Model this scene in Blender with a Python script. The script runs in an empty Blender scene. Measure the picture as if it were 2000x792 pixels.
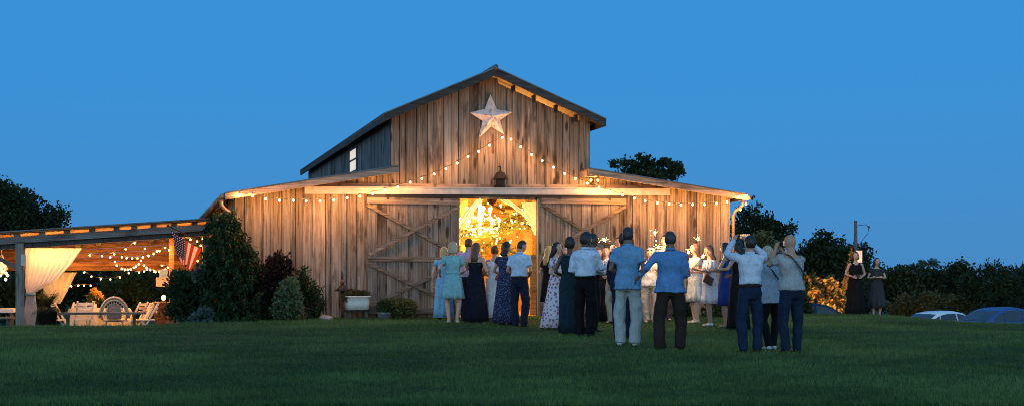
import bpy, math, random
import numpy as np
from mathutils import Vector, Matrix, noise
random.seed(7)
rng = np.random.default_rng(11)
SC = bpy.context.scene
COL = SC.collection
R = math.radians
F, HX, HY, CZ = 2400.0, 1000.0, 550.0, 0.93      # focal length in photo pixels, vanishing centre, eye height
ROT = R(17)                                      # the barn front is turned 17 degrees away from the lens
BC = Vector((-0.525, 29.3, 0.0))
BM = Matrix.Translation(BC) @ Matrix.Rotation(ROT, 4, 'Z')
BI = BM.inverted()

def at(px, py, d):
    return Vector(((px-HX)/F*d, d, CZ+(HY-py)/F*d))
def FP(px, py, t=0.0):
    """point of a plane parallel to the barn front, t metres behind it, in barn coordinates (along, depth, up)"""
    c = BI @ Vector((0, 0, CZ)); d = BI.to_3x3() @ Vector(((px-HX)/F, 1, (HY-py)/F))
    k = (t-c.y)/d.y
    return c+d*k
def SP(px, py, s):
    c = BI @ Vector((0, 0, CZ)); d = BI.to_3x3() @ Vector(((px-HX)/F, 1, (HY-py)/F))
    k = (s-c.x)/d.x
    return c+d*k
def FW(px, py, t=0.0):
    return BM @ FP(px, py, t)
def lerp(a, b, t): return a+(b-a)*t
def sstep(a, b, x):
    t = min(1, max(0, (x-a)/(b-a))); return t*t*(3-2*t)
def ground_z(x, y):
    z = float(np.interp(y, [0, 9, 13, 17, 19, 22, 25, 27.5, 31, 46, 60, 120], [-.5, -.36, -.25, -.10, -.045, 0, .04, .10, .11, -.4, -1.6, -2.2]))
    wr = sstep(6.2, 8.5, x)
    y0 = min(33, max(28, 33-(x-9.0)*1.2))
    z += wr*float(np.interp(y-y0, [0, 2, 5, 10, 14, 20, 40], [0, -.1, -.55, -1.2, -1.5, -1.7, -1.3]))
    z -= .17*sstep(8.8, 11.2, x)
    wl = sstep(-6.4, -8.2, x)
    z += wl*float(np.interp(y, [20, 26, 26.6, 29.5, 40], [0, -.10, -.10, -.55, -.6]))
    return z

# ---------------------------------------------------------------- mesh builder
class MB:
    def __init__(s): s.v = []; s.f = []; s.m = []; s.r = []
    def add(s, vs, fs, mat=0, r=None):
        o = len(s.v); r = random.random() if r is None else r
        s.v += [tuple(p) for p in vs]; s.r += [r]*len(vs)
        s.f += [tuple(i+o for i in f) for f in fs]; s.m += [mat]*len(fs)
    def hexa(s, p, mat=0, r=None):
        s.add(p, [(0,3,2,1),(4,5,6,7),(0,1,5,4),(1,2,6,5),(2,3,7,6),(3,0,4,7)], mat, r)
    def box(s, x0, x1, y0, y1, z0, z1, mat=0, r=None):
        s.hexa([(x0,y0,z0),(x1,y0,z0),(x1,y1,z0),(x0,y1,z0),(x0,y0,z1),(x1,y0,z1),(x1,y1,z1),(x0,y1,z1)], mat, r)
    def beam(s, a, b, w, h, mat=0, r=None, up=(0,0,1)):
        a = Vector(a); b = Vector(b); d = (b-a).normalized(); u = Vector(up)
        if abs(d.dot(u)) > .98: u = Vector((0,1,0))
        x = d.cross(u).normalized()*w/2; z = x.cross(d).normalized()*h/2
        s.hexa([a-x-z, a+x-z, b+x-z, b-x-z, a-x+z, a+x+z, b+x+z, b-x+z], mat, r)
    def loft(s, rings, mat=0, r=None, caps=True):
        n = len(rings[0]); vs = [p for q in rings for p in q]; fs = []
        for i in range(len(rings)-1):
            for j in range(n):
                k = (j+1) % n
                fs.append((i*n+j, i*n+k, (i+1)*n+k, (i+1)*n+j))
        if caps: fs.append(tuple(range(n))[::-1]); fs.append(tuple((len(rings)-1)*n+j for j in range(n)))
        s.add(vs, fs, mat, r)
    def tube(s, path, rad, seg=8, mat=0, r=None, flat=1.0):
        path = [Vector(p) for p in path]
        if not hasattr(rad, '__len__'): rad = [rad]*len(path)
        rings = []; x = None
        for i, p in enumerate(path):
            d = (path[min(i+1, len(path)-1)]-path[max(i-1, 0)]).normalized()
            if x is None:
                u = Vector((0,0,1)) if abs(d.z) < .9 else Vector((0,1,0)); x = d.cross(u).normalized()
            x = (x-d*x.dot(d)).normalized(); y = d.cross(x)
            rings.append([p+(x*math.cos(a)+y*math.sin(a)*flat)*rad[i] for a in [2*math.pi*k/seg for k in range(seg)]])
        s.loft(rings, mat, r)
    def ell(s, c, rx, ry, rz, seg=12, rg=8, mat=0, r=None, M=None):
        vs = [Vector((0,0,-rz))]; fs = []
        for i in range(1, rg):
            a = -math.pi/2+math.pi*i/rg
            for j in range(seg):
                b = 2*math.pi*j/seg
                vs.append(Vector((rx*math.cos(a)*math.cos(b), ry*math.cos(a)*math.sin(b), rz*math.sin(a))))
        vs.append(Vector((0,0,rz))); c = Vector(c)
        vs = [((M @ v) if M else v)+c for v in vs]
        for j in range(seg):
            k = (j+1) % seg
            fs.append((0, 1+k, 1+j)); e = 1+(rg-2)*seg; fs.append((e+j, e+k, len(vs)-1))
            for i in range(rg-2):
                a = 1+i*seg; fs.append((a+j, a+k, a+seg+k, a+seg+j))
        s.add(vs, fs, mat, r)
    def xf(s, M):
        s.v = [tuple(M @ Vector(p)) for p in s.v]; return s
    def mesh(s, name):
        me = bpy.data.meshes.new(name); me.from_pydata(s.v, [], s.f)
        a = me.attributes.new('rnd', 'FLOAT', 'POINT'); a.data.foreach_set('value', s.r)
        me.polygons.foreach_set('material_index', s.m)
        return me
    def build(s, name, mats, parent=None, smooth=False, world=True):
        if world and parent is not None: s.xf(TM[parent.name if parent.name in TM else parent.parent.name].inverted())
        me = s.mesh(name)
        return link(name, me, mats, parent, smooth)
TM = {}
def link(name, me, mats, parent=None, smooth=False):
    for m in (mats if isinstance(mats, (list, tuple)) else [mats]): me.materials.append(m)
    if smooth: me.polygons.foreach_set('use_smooth', [True]*len(me.polygons))
    me.update(); o = bpy.data.objects.new(name, me); COL.objects.link(o)
    if parent is not None: o.parent = parent
    return o
def tag(o, label, cat, group=None, kind=None):
    if label: o['label'] = label
    if cat: o['category'] = cat
    if group: o['group'] = group
    if kind: o['kind'] = kind
    return o
def thing(name, label, cat, loc=(0,0,0), rotz=0, group=None):
    o = bpy.data.objects.new(name, None); COL.objects.link(o); o.empty_display_size = .2
    o.location = loc; o.rotation_euler = (0, 0, rotz); tag(o, label, cat, group)
    TM[o.name] = Matrix.Translation(Vector(loc)) @ Matrix.Rotation(rotz, 4, 'Z')
    return o
def dup(root, loc, rotz, label, group=None):
    r = root.copy(); COL.objects.link(r); r.location = loc; r.rotation_euler = (0, 0, rotz); r['label'] = label
    if group: r['group'] = group
    for ch in list(root.children):
        c = ch.copy(); COL.objects.link(c); c.parent = r
        for g in ch.children:
            e = g.copy(); COL.objects.link(e); e.parent = c
    return r
def np_mesh(name, V, n, rnd):
    """V: (k*n,3) vertices, every n of them one face"""
    me = bpy.data.meshes.new(name); k = len(V)//n
    me.vertices.add(len(V)); me.vertices.foreach_set('co', V.astype(np.float32).ravel())
    me.loops.add(len(V)); me.loops.foreach_set('vertex_index', np.arange(len(V), dtype=np.int32))
    me.polygons.add(k); me.polygons.foreach_set('loop_start', np.arange(0, len(V), n, dtype=np.int32))
    me.update(calc_edges=True)
    a = me.attributes.new('rnd', 'FLOAT', 'POINT'); a.data.foreach_set('value', np.repeat(rnd, n).astype(np.float32))
    return me
LK = 5.2
def point_light(loc, w, col=(1, .415, .105), rad=.05, name='lamp_light'):
    l = bpy.data.lights.new(name, 'POINT'); l.energy = w*LK; l.color = col; l.shadow_soft_size = rad
    o = bpy.data.objects.new(name, l); o.location = loc; COL.objects.link(o); return o

def rrect(hx, hy, z, n=6, r=.1):
    o = []
    for cx, cy, a0 in ((hx-r, hy-r, 0), (-hx+r, hy-r, 90), (-hx+r, -hy+r, 180), (hx-r, -hy+r, 270)):
        for k in range(n+1):
            a = R(a0+90*k/n); o.append(Vector((cx+r*math.cos(a), cy+r*math.sin(a), z)))
    return o
# ---------------------------------------------------------------- materials
class NT:
    def __init__(s, name):
        s.m = bpy.data.materials.new(name); s.m.use_nodes = True; s.t = s.m.node_tree
        s.b = s.t.nodes['Principled BSDF']
    def n(s, typ, ins={}, **kw):
        o = s.t.nodes.new(typ)
        for k, v in kw.items(): setattr(o, k, v)
        for k, v in ins.items():
            if isinstance(v, bpy.types.NodeSocket): s.t.links.new(v, o.inputs[k])
            else: o.inputs[k].default_value = v
        return o
    def set(s, k, v):
        if isinstance(v, bpy.types.NodeSocket): s.t.links.new(v, s.b.inputs[k])
        else: s.b.inputs[k].default_value = v
    def ramp(s, fac, stops):
        o = s.n('ShaderNodeValToRGB', {'Fac': fac}); e = o.color_ramp.elements
        while len(e) < len(stops): e.new(.5)
        for q, (p, c) in zip(e, stops):
            q.position = p; q.color = tuple(c)+(1,) if hasattr(c, '__len__') else (c, c, c, 1)
        return o.outputs['Color']
    def mix(s, fac, a, b, mode='MIX'):
        o = s.n('ShaderNodeMix', data_type='RGBA', blend_type=mode)
        for k, v in ((0, fac), (6, a), (7, b)):
            if isinstance(v, bpy.types.NodeSocket): s.t.links.new(v, o.inputs[k])
            else: o.inputs[k].default_value = v if not hasattr(v, '__len__') or len(v) == 4 else tuple(v)+(1,)
        return o.outputs[2]
    def math(s, op, a, b=0.0, c=0.0):
        o = s.n('ShaderNodeMath', operation=op)
        for k, v in ((0, a), (1, b), (2, c)):
            if isinstance(v, bpy.types.NodeSocket): s.t.links.new(v, o.inputs[k])
            else: o.inputs[k].default_value = v
        return o.outputs[0]
    def obj(s, scale=(1,1,1), src='Object', rot=(0,0,0)):
        tc = s.n('ShaderNodeTexCoord')
        mp = s.n('ShaderNodeMapping', {'Vector': tc.outputs[src], 'Scale': scale, 'Rotation': rot})
        return mp.outputs[0]
    def noise(s, vec, scale=5., detail=4., rough=.55):
        o = s.n('ShaderNodeTexNoise', {'Vector': vec, 'Scale': scale, 'Detail': detail, 'Roughness': rough}); return o.outputs['Fac']
    def rnd(s):
        return s.n('ShaderNodeAttribute', attribute_name='rnd').outputs['Fac']
    def bump(s, h, st=.3, dist=.02):
        o = s.n('ShaderNodeBump', {'Height': h, 'Strength': st, 'Distance': dist}); s.set('Normal', o.outputs[0])

def plain(name, col, rough=.7, metal=0., var=.15, scale=20., bump=0.):
    t = NT(name); n = t.noise(t.obj(), scale)
    lo = tuple(max(0, c*(1-var)) for c in col); hi = tuple(c*(1+var) for c in col)
    t.set('Base Color', t.ramp(n, [(.3, lo), (.7, hi)])); t.set('Roughness', rough); t.set('Metallic', metal)
    if bump: t.bump(n, bump, .01)
    return t.m
def wood(name, dark, mid, light, axis='z', knots=True, rough=.85, g=1.0):
    """weathered boards: grain streaks along one axis, a tone for each board, knots and water stains"""
    t = NT(name); k = {'z': 2, 'x': 0, 'y': 1}[axis]
    rn = t.rnd()
    off = t.n('ShaderNodeCombineXYZ', {0: t.math('MULTIPLY', rn, 37.), 1: t.math('MULTIPLY', rn, 11.), 2: t.math('MULTIPLY', rn, 23.)}).outputs[0]
    def vec(a, b):
        sc = [a*g]*3; sc[k] = b*g
        v = t.n('ShaderNodeVectorMath', {0: t.obj(tuple(sc)), 1: off}, operation='ADD'); return v.outputs[0]
    grain = t.noise(vec(24, .9), 1., 6., .68)
    fine = t.noise(vec(80, 1.3), 1., 3., .6)
    stain = t.noise(vec(3.2, .9), 1., 5., .65)
    c = t.ramp(grain, [(.28, dark), (.44, mid), (.70, light)])
    tone = t.ramp(rn, [(0., .5), (.2, 1.22), (.45, .66), (.7, 1.08), (1., .55)])
    c = t.mix(1., c, tone, 'MULTIPLY')
    warm = t.ramp(t.math('FRACT', t.math('MULTIPLY', rn, 7.3)), [(0, (1.0, .95, .92)), (.5, (1.06, .98, .90)), (1, (.93, .97, 1.02))])
    c = t.mix(1., c, warm, 'MULTIPLY')
    c = t.mix(1., c, t.ramp(stain, [(.34, .38), (.47, .97), (1, 1.1)]), 'MULTIPLY')
    c = t.mix(1., c, t.ramp(fine, [(.30, .35), (.42, 1.), (1, 1.1)]), 'MULTIPLY')
    if knots:
        v = t.n('ShaderNodeTexVoronoi', {'Vector': vec(5.2, 1.5), 'Scale': 1., 'Randomness': 1.})
        sep = t.n('ShaderNodeSeparateColor', {0: v.outputs['Color']}).outputs[0]
        kd = t.math('ADD', v.outputs['Distance'], t.math('MULTIPLY', t.math('SUBTRACT', fine, .5), .25))
        kn = t.math('MULTIPLY', t.ramp(kd, [(.08, 1.), (.18, .8), (.27, 0.)]), t.math('GREATER_THAN', sep, .58))
        c = t.mix(kn, c, (.035, .022, .015))
    t.set('Base Color', c); t.set('Roughness', rough); t.set('Specular IOR Level', .2)
    t.bump(t.math('ADD', grain, t.math('MULTIPLY', fine, .5)), .5, .012)
    return t.m
def leafmat(name, dark, light, rough=.6, trans=.25):
    t = NT(name); rn = t.rnd()
    c = t.ramp(rn, [(0, dark), (.55, tuple((a+b)/2 for a, b in zip(dark, light))), (1, light)])
    t.set('Base Color', c); t.set('Roughness', rough); t.set('Specular IOR Level', .25)
    tr = t.n('ShaderNodeBsdfTranslucent', {'Color': c})
    mx = t.n('ShaderNodeMixShader', {0: trans, 1: t.b.outputs[0], 2: tr.outputs[0]})
    t.t.links.new(mx.outputs[0], t.t.nodes['Material Output'].inputs[0]); return t.m
def emit(name, col, st):
    t = NT(name); t.set('Base Color', (col[0], col[1], col[2], 1)); t.set('Emission Color', (col[0], col[1], col[2], 1)); t.set('Emission Strength', st)
    t.m.cycles.emission_sampling = 'NONE'; return t.m
def fabric(name, col, rough=.9, trans=0., var=.12, sheen=.0):
    t = NT(name); n = t.noise(t.obj(), 9., 5.)
    lo = tuple(c*(1-var) for c in col); hi = tuple(min(1, c*(1+var)) for c in col)
    c = t.ramp(n, [(.3, lo), (.7, hi)]); t.set('Base Color', c); t.set('Roughness', rough); t.set('Specular IOR Level', .15)
    wv = t.n('ShaderNodeTexNoise', {'Vector': t.obj((11, 11, 5)), 'Scale': 1., 'Detail': 3., 'Distortion': 1.6}); t.bump(wv.outputs['Fac'], .85, .05)
    if trans:
        tr = t.n('ShaderNodeBsdfTranslucent', {'Color': c})
        mx = t.n('ShaderNodeMixShader', {0: trans, 1: t.b.outputs[0], 2: tr.outputs[0]})
        t.t.links.new(mx.outputs[0], t.t.nodes['Material Output'].inputs[0])
    return t.m
def floral(name, ground, blot, scale=16., cut=.36, blot2=None):
    t = NT(name); v = t.n('ShaderNodeTexVoronoi', {'Vector': t.obj(), 'Scale': scale})
    nz = t.noise(t.obj(), scale*2.2, 3.)
    d = t.math('ADD', v.outputs['Distance'], t.math('MULTIPLY', t.math('SUBTRACT', nz, .5), .55))
    k = t.ramp(d, [(cut-.04, 1.), (cut+.04, 0.)])
    sep = t.n('ShaderNodeSeparateColor', {0: v.outputs['Color']}).outputs[1]
    b = t.mix(t.math('GREATER_THAN', sep, .5), blot, blot2 or blot)
    t.set('Base Color', t.mix(k, ground, b)); t.set('Roughness', .85); t.set('Specular IOR Level', .15); return t.m

M = {}
M['barn_wood'] = wood('barn_wood', (.034, .027, .021), (.205, .162, .124), (.42, .345, .275))
M['door_wood'] = wood('door_wood', (.030, .025, .021), (.175, .142, .112), (.37, .31, .25))
M['dark_wood'] = wood('dark_wood', (.02, .022, .026), (.06, .062, .068), (.11, .11, .115))
M['brace_wood'] = wood('brace_wood', (.04, .03, .024), (.15, .118, .09), (.30, .24, .19), 'x', False)
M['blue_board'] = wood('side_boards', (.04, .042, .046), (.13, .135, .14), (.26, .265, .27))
M['trim_x'] = wood('trim_x', (.09, .065, .05), (.29, .215, .165), (.47, .37, .29), 'x', False)
M['roof_trim'] = wood('roof_trim', (.022, .02, .02), (.06, .054, .05), (.115, .10, .09), 'x', False)
M['rail_metal'] = plain('rail_metal', (.42, .37, .33), .5, .2, .2, 6.)
M['roof_metal'] = plain('roof_metal', (.10, .11, .12), .5, .7, .3, 3.)
M['soffit'] = wood('soffit', (.12, .07, .04), (.26, .16, .09), (.38, .25, .15), 'x', False)
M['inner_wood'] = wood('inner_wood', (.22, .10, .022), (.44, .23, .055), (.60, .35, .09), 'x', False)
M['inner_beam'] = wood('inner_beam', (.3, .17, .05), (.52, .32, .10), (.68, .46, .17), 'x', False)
M['pav_ceiling'] = wood('pav_ceiling', (.16, .075, .03), (.34, .17, .075), (.48, .27, .13), 'x', False)
M['pav_trim'] = wood('pav_trim', (.10, .11, .12), (.22, .23, .24), (.34, .35, .35), 'x', False)
M['pav_post'] = wood('pav_post', (.08, .075, .07), (.2, .18, .16), (.32, .29, .26), 'z', False)
M['cabinet'] = wood('cabinet', (.10, .035, .012), (.22, .085, .03), (.34, .15, .06), 'x', False)
M['bench_wood'] = wood('bench_wood', (.06, .055, .05), (.14, .125, .11), (.24, .21, .19), 'x', False)
M['white_paint'] = plain('white_paint', (.72, .68, .62), .6, 0, .1, 12.)
M['cream_paint'] = plain('cream_paint', (.62, .52, .38), .7, 0, .15, 12.)
M['iron'] = plain('iron', (.025, .022, .02), .6, .6, .4, 30.)
M['rust'] = plain('rust', (.16, .06, .03), .8, .3, .4, 30.)
M['zinc'] = plain('zinc', (.33, .42, .45), .45, .6, .25, 14.)
M['gutter'] = plain('gutter', (.36, .25, .17), .5, .3, .2, 8.)
M['stone'] = plain('stone', (.28, .23, .2), .9, 0, .35, 6., .5)
M['soil'] = plain('soil', (.03, .022, .016), .95)
M['curtain'] = fabric('curtain', (.78, .72, .68), .9, .45, .04)
M['linen'] = fabric('linen', (.72, .66, .52), .9, .2, .06)
M['wicker'] = plain('wicker', (.52, .43, .34), .7, 0, .3, 60.)
M['wicker_dark'] = plain('wicker_dark', (.26, .2, .16), .8, 0, .4, 60.)
M['bulb'] = emit('bulb', (1, .62, .25), 8.)
M['bulb_soft'] = emit('bulb_soft', (1, .58, .2), 4.)
M['candle'] = emit('candle', (1, .68, .28), 6.)
M['spark'] = emit('spark', (1, .52, .2), 4.)
M['screen'] = emit('screen', (.95, .78, .55), 1.1)
M['socket'] = plain('socket', (.012, .012, .012), .5)
M['trunk'] = plain('trunk', (.05, .04, .032), .9, 0, .3, 12., .4)
M['pine'] = leafmat('pine', (.007, .02, .007), (.034, .075, .02))
M['leaf_dark'] = leafmat('leaf_dark', (.010, .022, .009), (.035, .07, .022))
M['leaf_far'] = leafmat('leaf_far', (.006, .014, .006), (.032, .058, .019), .7, .15)
M['leaf_mid'] = leafmat('leaf_mid', (.016, .035, .012), (.06, .105, .03))
M['leaf_red'] = leafmat('leaf_red', (.010, .006, .006), (.038, .018, .016))
M['leaf_pale'] = leafmat('leaf_pale', (.025, .055, .025), (.16, .24, .11))
M['leaf_yel'] = leafmat('leaf_yel', (.05, .06, .02), (.17, .17, .05))
M['leaf_garland'] = leafmat('leaf_garland', (.12, .14, .03), (.34, .34, .10), .6, .4)
M['leaf_olive'] = leafmat('leaf_olive', (.03, .035, .012), (.10, .10, .035))
M['leaf_gold'] = leafmat('leaf_gold', (.10, .07, .02), (.30, .2, .06))
M['leaf_flower'] = leafmat('leaf_flower', (.5, .2, .03), (.8, .55, .1))
M['leaf_grey'] = leafmat('leaf_grey', (.03, .055, .045), (.10, .15, .13))
# ================================================================ people
SKIN = {}
def skin(name, col):
    t = NT(name); n = t.noise(t.obj(), 14., 3.)
    t.set('Base Color', t.ramp(n, [(.3, tuple(c*.9 for c in col)), (.7, tuple(c*1.08 for c in col))])); t.set('Roughness', .55)
    t.set('Subsurface Weight', .0); return t.m
SKIN = {'light': skin('skin_light', (.52, .31, .22)), 'tan': skin('skin_tan', (.40, .22, .14)), 'brown': skin('skin_brown', (.16, .085, .055)), 'dark': skin('skin_dark', (.075, .042, .03))}
EYE = plain('eye_dark', (.015, .012, .01), .3); LIP = plain('lip', (.36, .12, .10), .5)
HAIRM = {}
def hairmat(col):
    if col not in HAIRM:
        t = NT('hair'); n = t.noise(t.obj((70, 70, 6)), 1., 4.)
        t.set('Base Color', t.ramp(n, [(.3, tuple(c*.55 for c in col)), (.7, tuple(c*1.35 for c in col))])); t.set('Roughness', .5); t.bump(n, .6, .01); HAIRM[col] = t.m
    return HAIRM[col]
FAB = {}
def fab(c):
    if isinstance(c, str): return M[c]
    if c not in FAB: FAB[c] = fabric('cloth', c)
    return FAB[c]
M['floral_pink'] = floral('floral_pink', (.62, .56, .60), (.30, .10, .16), 17, .40, (.20, .12, .24))
M['floral_navy'] = floral('floral_navy', (.018, .022, .06), (.22, .28, .45), 42, .26)
M['floral_coral'] = floral('floral_coral', (.55, .22, .17), (.62, .45, .36), 22, .38)
def remesh(mb, vox, name, wr=0., sc=9., sm=2):
    me = mb.mesh('tmp'); o = bpy.data.objects.new('tmp', me); COL.objects.link(o)
    m = o.modifiers.new('r', 'REMESH'); m.mode = 'VOXEL'; m.voxel_size = vox
    s = o.modifiers.new('s', 'SMOOTH'); s.factor = .5; s.iterations = sm
    dg = bpy.context.evaluated_depsgraph_get(); dg.update()
    out = bpy.data.meshes.new_from_object(o.evaluated_get(dg), depsgraph=dg); out.name = name
    bpy.data.objects.remove(o); bpy.data.meshes.remove(me)
    out.materials.clear()
    if wr:
        sd = random.random()*50
        for v in out.vertices:
            p = v.co; n = noise.noise(Vector((p.x*sc+sd, p.y*sc, p.z*sc*1.5)))+.5*noise.noise(Vector((p.x*sc*2.3, p.y*sc*2.3+sd, p.z*sc*2.)))
            v.co = p+v.normal*wr*n
    return out
def ring(rx, ry, z, y=0., n=20, x=0., pw=.85):
    o = []
    for k in range(n):
        a = 2*math.pi*k/n; c, s = math.cos(a), math.sin(a)
        o.append(Vector((x+rx*math.copysign(abs(c)**pw, c), y+ry*math.copysign(abs(s)**pw, s), z)))
    return o
MALE = [(.455, .080, .060), (.50, .094, .070), (.54, .096, .070), (.585, .092, .067), (.64, .092, .066), (.70, .102, .071), (.755, .110, .069), (.79, .108, .058), (.815, .086, .050), (.834, .056, .043), (.85, .036, .038)]
FEM = [(.455, .082, .062), (.50, .100, .074), (.54, .099, .072), (.575, .088, .064), (.62, .074, .056), (.665, .078, .060), (.715, .087, .072), (.75, .088, .064), (.785, .086, .051), (.808, .064, .043), (.828, .040, .036), (.85, .028, .032)]
ARMS = {   # elbow, wrist: x outwards from the body, y forwards, z up, in body heights
    'down': ((.148, -.012, .635), (.150, .03, .50)), 'front': ((.150, -.02, .64), (.07, .115, .60)), 'hold': ((.142, .01, .655), (.085, .15, .70)),
    'fwd': ((.145, .06, .665), (.11, .20, .665)), 'cross': ((.148, .02, .65), (-.035, .105, .665)), 'raise': ((.185, .085, .835), (.075, .165, .965)),
    'camera': ((.145, .10, .735), (.05, .14, .885)), 'camera2': ((.125, .11, .71), (.02, .15, .86)), 'waist': ((.16, -.06, .66), (.17, .05, .60)),
    'side': ((.20, -.03, .70), (.26, .03, .62)), 'belly': ((.145, .0, .65), (.03, .11, .635)), 'reach': ((.15, .09, .69), (.10, .24, .70))}
def person(label, px, d, top, face, sex='f', sk='light', b=1., hair=('short', (.03, .02, .015)), yaw=0, pitch=0, arms=('down', 'down'), wear=(), shoes=(.02, .02, .02), stance=.05, lean=0., step=0., H=None, dz=0.):
    x = (px-HX)/F*d; g = ground_z(x, d)+dz; zt = CZ+(HY-top)/F*d; H = H or (zt-g)
    rt = thing('person', label, 'person', (x, d, g), R(face), 'guests on the lawn')
    male = sex == 'm'; prof = MALE if male else FEM
    sh = (.112 if male else .092)*b; hd = .50
    S = lambda v: Vector(v)*H
    LM = Matrix.Rotation(R(lean), 4, 'X')       # forward lean of the trunk about the hips
    def L(v):
        v = Vector(v)
        if lean and v.z > .5: v = Vector((0, 0, .5))+LM @ (v-Vector((0, 0, .5)))
        return v*H
    def tr(grow=0., z0=0, z1=9, gy=None):
        return [[L(p) for p in ring(rx*b+grow, ry*(b*.5+.5)+(grow if gy is None else gy), z)] for z, rx, ry in prof if z0 <= z <= z1]
    # joints
    J = {}
    for sg, an in ((-1, arms[0]), (1, arms[1])):
        e, w_ = ARMS[an] if isinstance(an, str) else an
        J[sg] = [Vector((sg*sh, 0, .795)), Vector((sg*e[0]*(.6+.4*b), e[1], e[2])), Vector((sg*w_[0], w_[1], w_[2]))]
    leg = {sg: [Vector((sg*.052*b, 0, .50)), Vector((sg*(.052+stance)*.5*b+sg*.026, .012+sg*step*.4, .275)), Vector((sg*stance, -.01+sg*step, .042))] for sg in (-1, 1)}
    # ---- body
    kinds = {i[0] for i in wear}; cov = bool(kinds & {'shirt', 'jacket', 'top'}); lk = b*.76 if 'trousers' in kinds else .95
    mb = MB(); mb.loft(tr(-.016, .49, .72)+tr(-.012 if cov else -.006, .73))
    for sg in (-1, 1):
        s_, e, w_ = J[sg]; k = 1. if male else .82; ku = k*.78 if cov else k
        mb.tube([L(s_+Vector((-sg*.02, 0, .0))), L(s_), L(s_.lerp(e, .5)), L(e), L(e.lerp(w_, .35)), L(w_)], [.030*H*ku, .032*H*ku, .028*H*ku, .023*H*(k+ku)/2, .024*H*k, .016*H*k], 12)
        h, kn, an = leg[sg]; k = lk
        mb.tube([S(h), S(h.lerp(kn, .4)), S(kn), S(kn.lerp(an, .3)), S(an), S(an-Vector((0, 0, .02)))], [.056*H*k, .050*H*k, .033*H*k, .035*H*k, .022*H, .022*H], 12)
        mb.ell(S(an+Vector((sg*.006, .035, -.026))), .024*H, .068*H, .017*H, 12, 8)
    nb, hc = Vector((0, .0, .825)), Vector((0, .012, .932))
    HM = Matrix.Rotation(R(yaw), 4, 'Z') @ Matrix.Rotation(R(-pitch), 4, 'X')
    def HL(v):                                   # point of the head, relative to the head centre
        return L(Vector((0, 0, .868))+HM @ (Vector((0, .012, .060))+Vector(v)))
    H3 = LM.to_3x3() @ HM.to_3x3()
    mb.tube([L(nb), L(Vector((0, .006, .88)))], [.037*H*(1. if male else .8)]*2, 12)
    mb.ell(HL((0, 0, .004)), .0455*H, .054*H, .062*H, 18, 12, M=H3); mb.ell(HL((0, .014, -.031)), .034*H, .036*H, .032*H, 12, 8, M=H3)
    mb.ell(HL((0, .054, -.010)), .0075*H, .012*H, .013*H, 8, 6, M=H3)
    for sg in (-1, 1): mb.ell(HL((sg*.043, -.004, -.006)), .006*H, .012*H, .017*H, 8, 6, M=H3)
    hands = {}
    for sg in (-1, 1):
        s_, e, w_ = J[sg]; dr = (w_-e).normalized(); p = w_+dr*.028; hands[sg] = p
        q = Matrix(((1, 0, 0), (0, 1, 0), (0, 0, 1)))
        mb.tube([L(w_), L(w_+dr*.016), L(w_+dr*.045), L(w_+dr*.05)], [.014*H, .019*H, .019*H, .012*H], 10)
    me = remesh(mb, .0145, 'body', 0, 0, 2)
    # fingers, eyes, lips joined to the body mesh
    fx = MB(); fx.v = [tuple(v.co) for v in me.vertices]; fx.f = [tuple(p.vertices) for p in me.polygons]; fx.m = [0]*len(fx.f); fx.r = [.5]*len(fx.v)
    for sg in (-1, 1):
        s_, e, w_ = J[sg]; dr = (w_-e).normalized(); a = Vector((0, 1, .0)) if abs(dr.y) < .8 else Vector((0, 0, 1)); a = (a-dr*a.dot(dr)).normalized(); nrm = dr.cross(a).normalized()*(-sg)
        if nrm.dot(Vector((-sg, 0, -.2))) < 0: nrm = -nrm
        for k, ln in ((-1.5, .036), (-.5, .043), (.5, .045), (1.5, .039)):
            r0 = w_+dr*.042+a*k*.0095; r1 = r0+dr*ln*.5+nrm*.006; r2 = r1+dr*ln*.25+nrm*ln*.35
            fx.tube([L(r0), L(r1), L(r2)], [.0052*H, .0048*H, .0035*H], 6)
        r0 = w_+dr*.014+a*.016; r1 = r0+dr*.018+a*.014+nrm*.006; fx.tube([L(r0), L(r1), L(r1+dr*.018+nrm*.006)], [.006*H, .0055*H, .004*H], 6)
    for sg in (-1, 1):
        fx.ell(HL((sg*.0165, .046, .006)), .0062*H, .004*H, .0038*H, 8, 6, 1, M=H3); fx.ell(HL((sg*.0165, .0475, .017)), .0105*H, .003*H, .0022*H, 8, 5, 1, M=H3)
    fx.ell(HL((0, .045, -.033)), .013*H, .006*H, .0035*H, 8, 6, 2, M=H3)
    bpy.data.meshes.remove(me); fx.build('body', [SKIN[sk], EYE, LIP], rt, True, False)
    # ---- clothing
    for it in wear:
        kind, col = it[0], it[1]; opt = it[2] if len(it) > 2 else {}; mt = fab(col)
        if kind in ('shirt', 'jacket', 'top'):
            hem = opt.get('hem', .50); gr_ = .010+(.006 if kind == 'jacket' else 0); mb = MB()
            rs = tr(gr_, .63 if hem < .56 else hem+.02, .835 if opt.get('collar', 1) else .812)
            if hem < .56: rs = tr(gr_+.013, hem+.02, .60)+rs
            xg = .014 if hem < .56 else 0; lo = [L(p) for p in ring((.102 if male else .100)*b+gr_+xg+opt.get('flare', 0), (.074*(b*.5+.5))+gr_+xg+opt.get('flare', 0), hem)]
            mb.loft([lo]+rs); sl = opt.get('sleeve', 1.)
            if sl:
                for sg in (-1, 1):
                    s_, e, w_ = J[sg]; k = (1. if male else .84)
                    P = [s_+Vector((-sg*.025, 0, .0)), s_, s_.lerp(e, .5)]; Q = [.034, .0365, .034]
                    if sl <= .6: P = P[:2]+[s_.lerp(e, sl*1.05)]; Q = [.034, .037, .038]
                    else:
                        u = min(1, (sl-.5)*2); P += [e, e.lerp(w_, u*.94)]; Q += [.031, .0255]
                    mb.tube([L(p) for p in P], [q*H*k for q in Q], 14)
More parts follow.
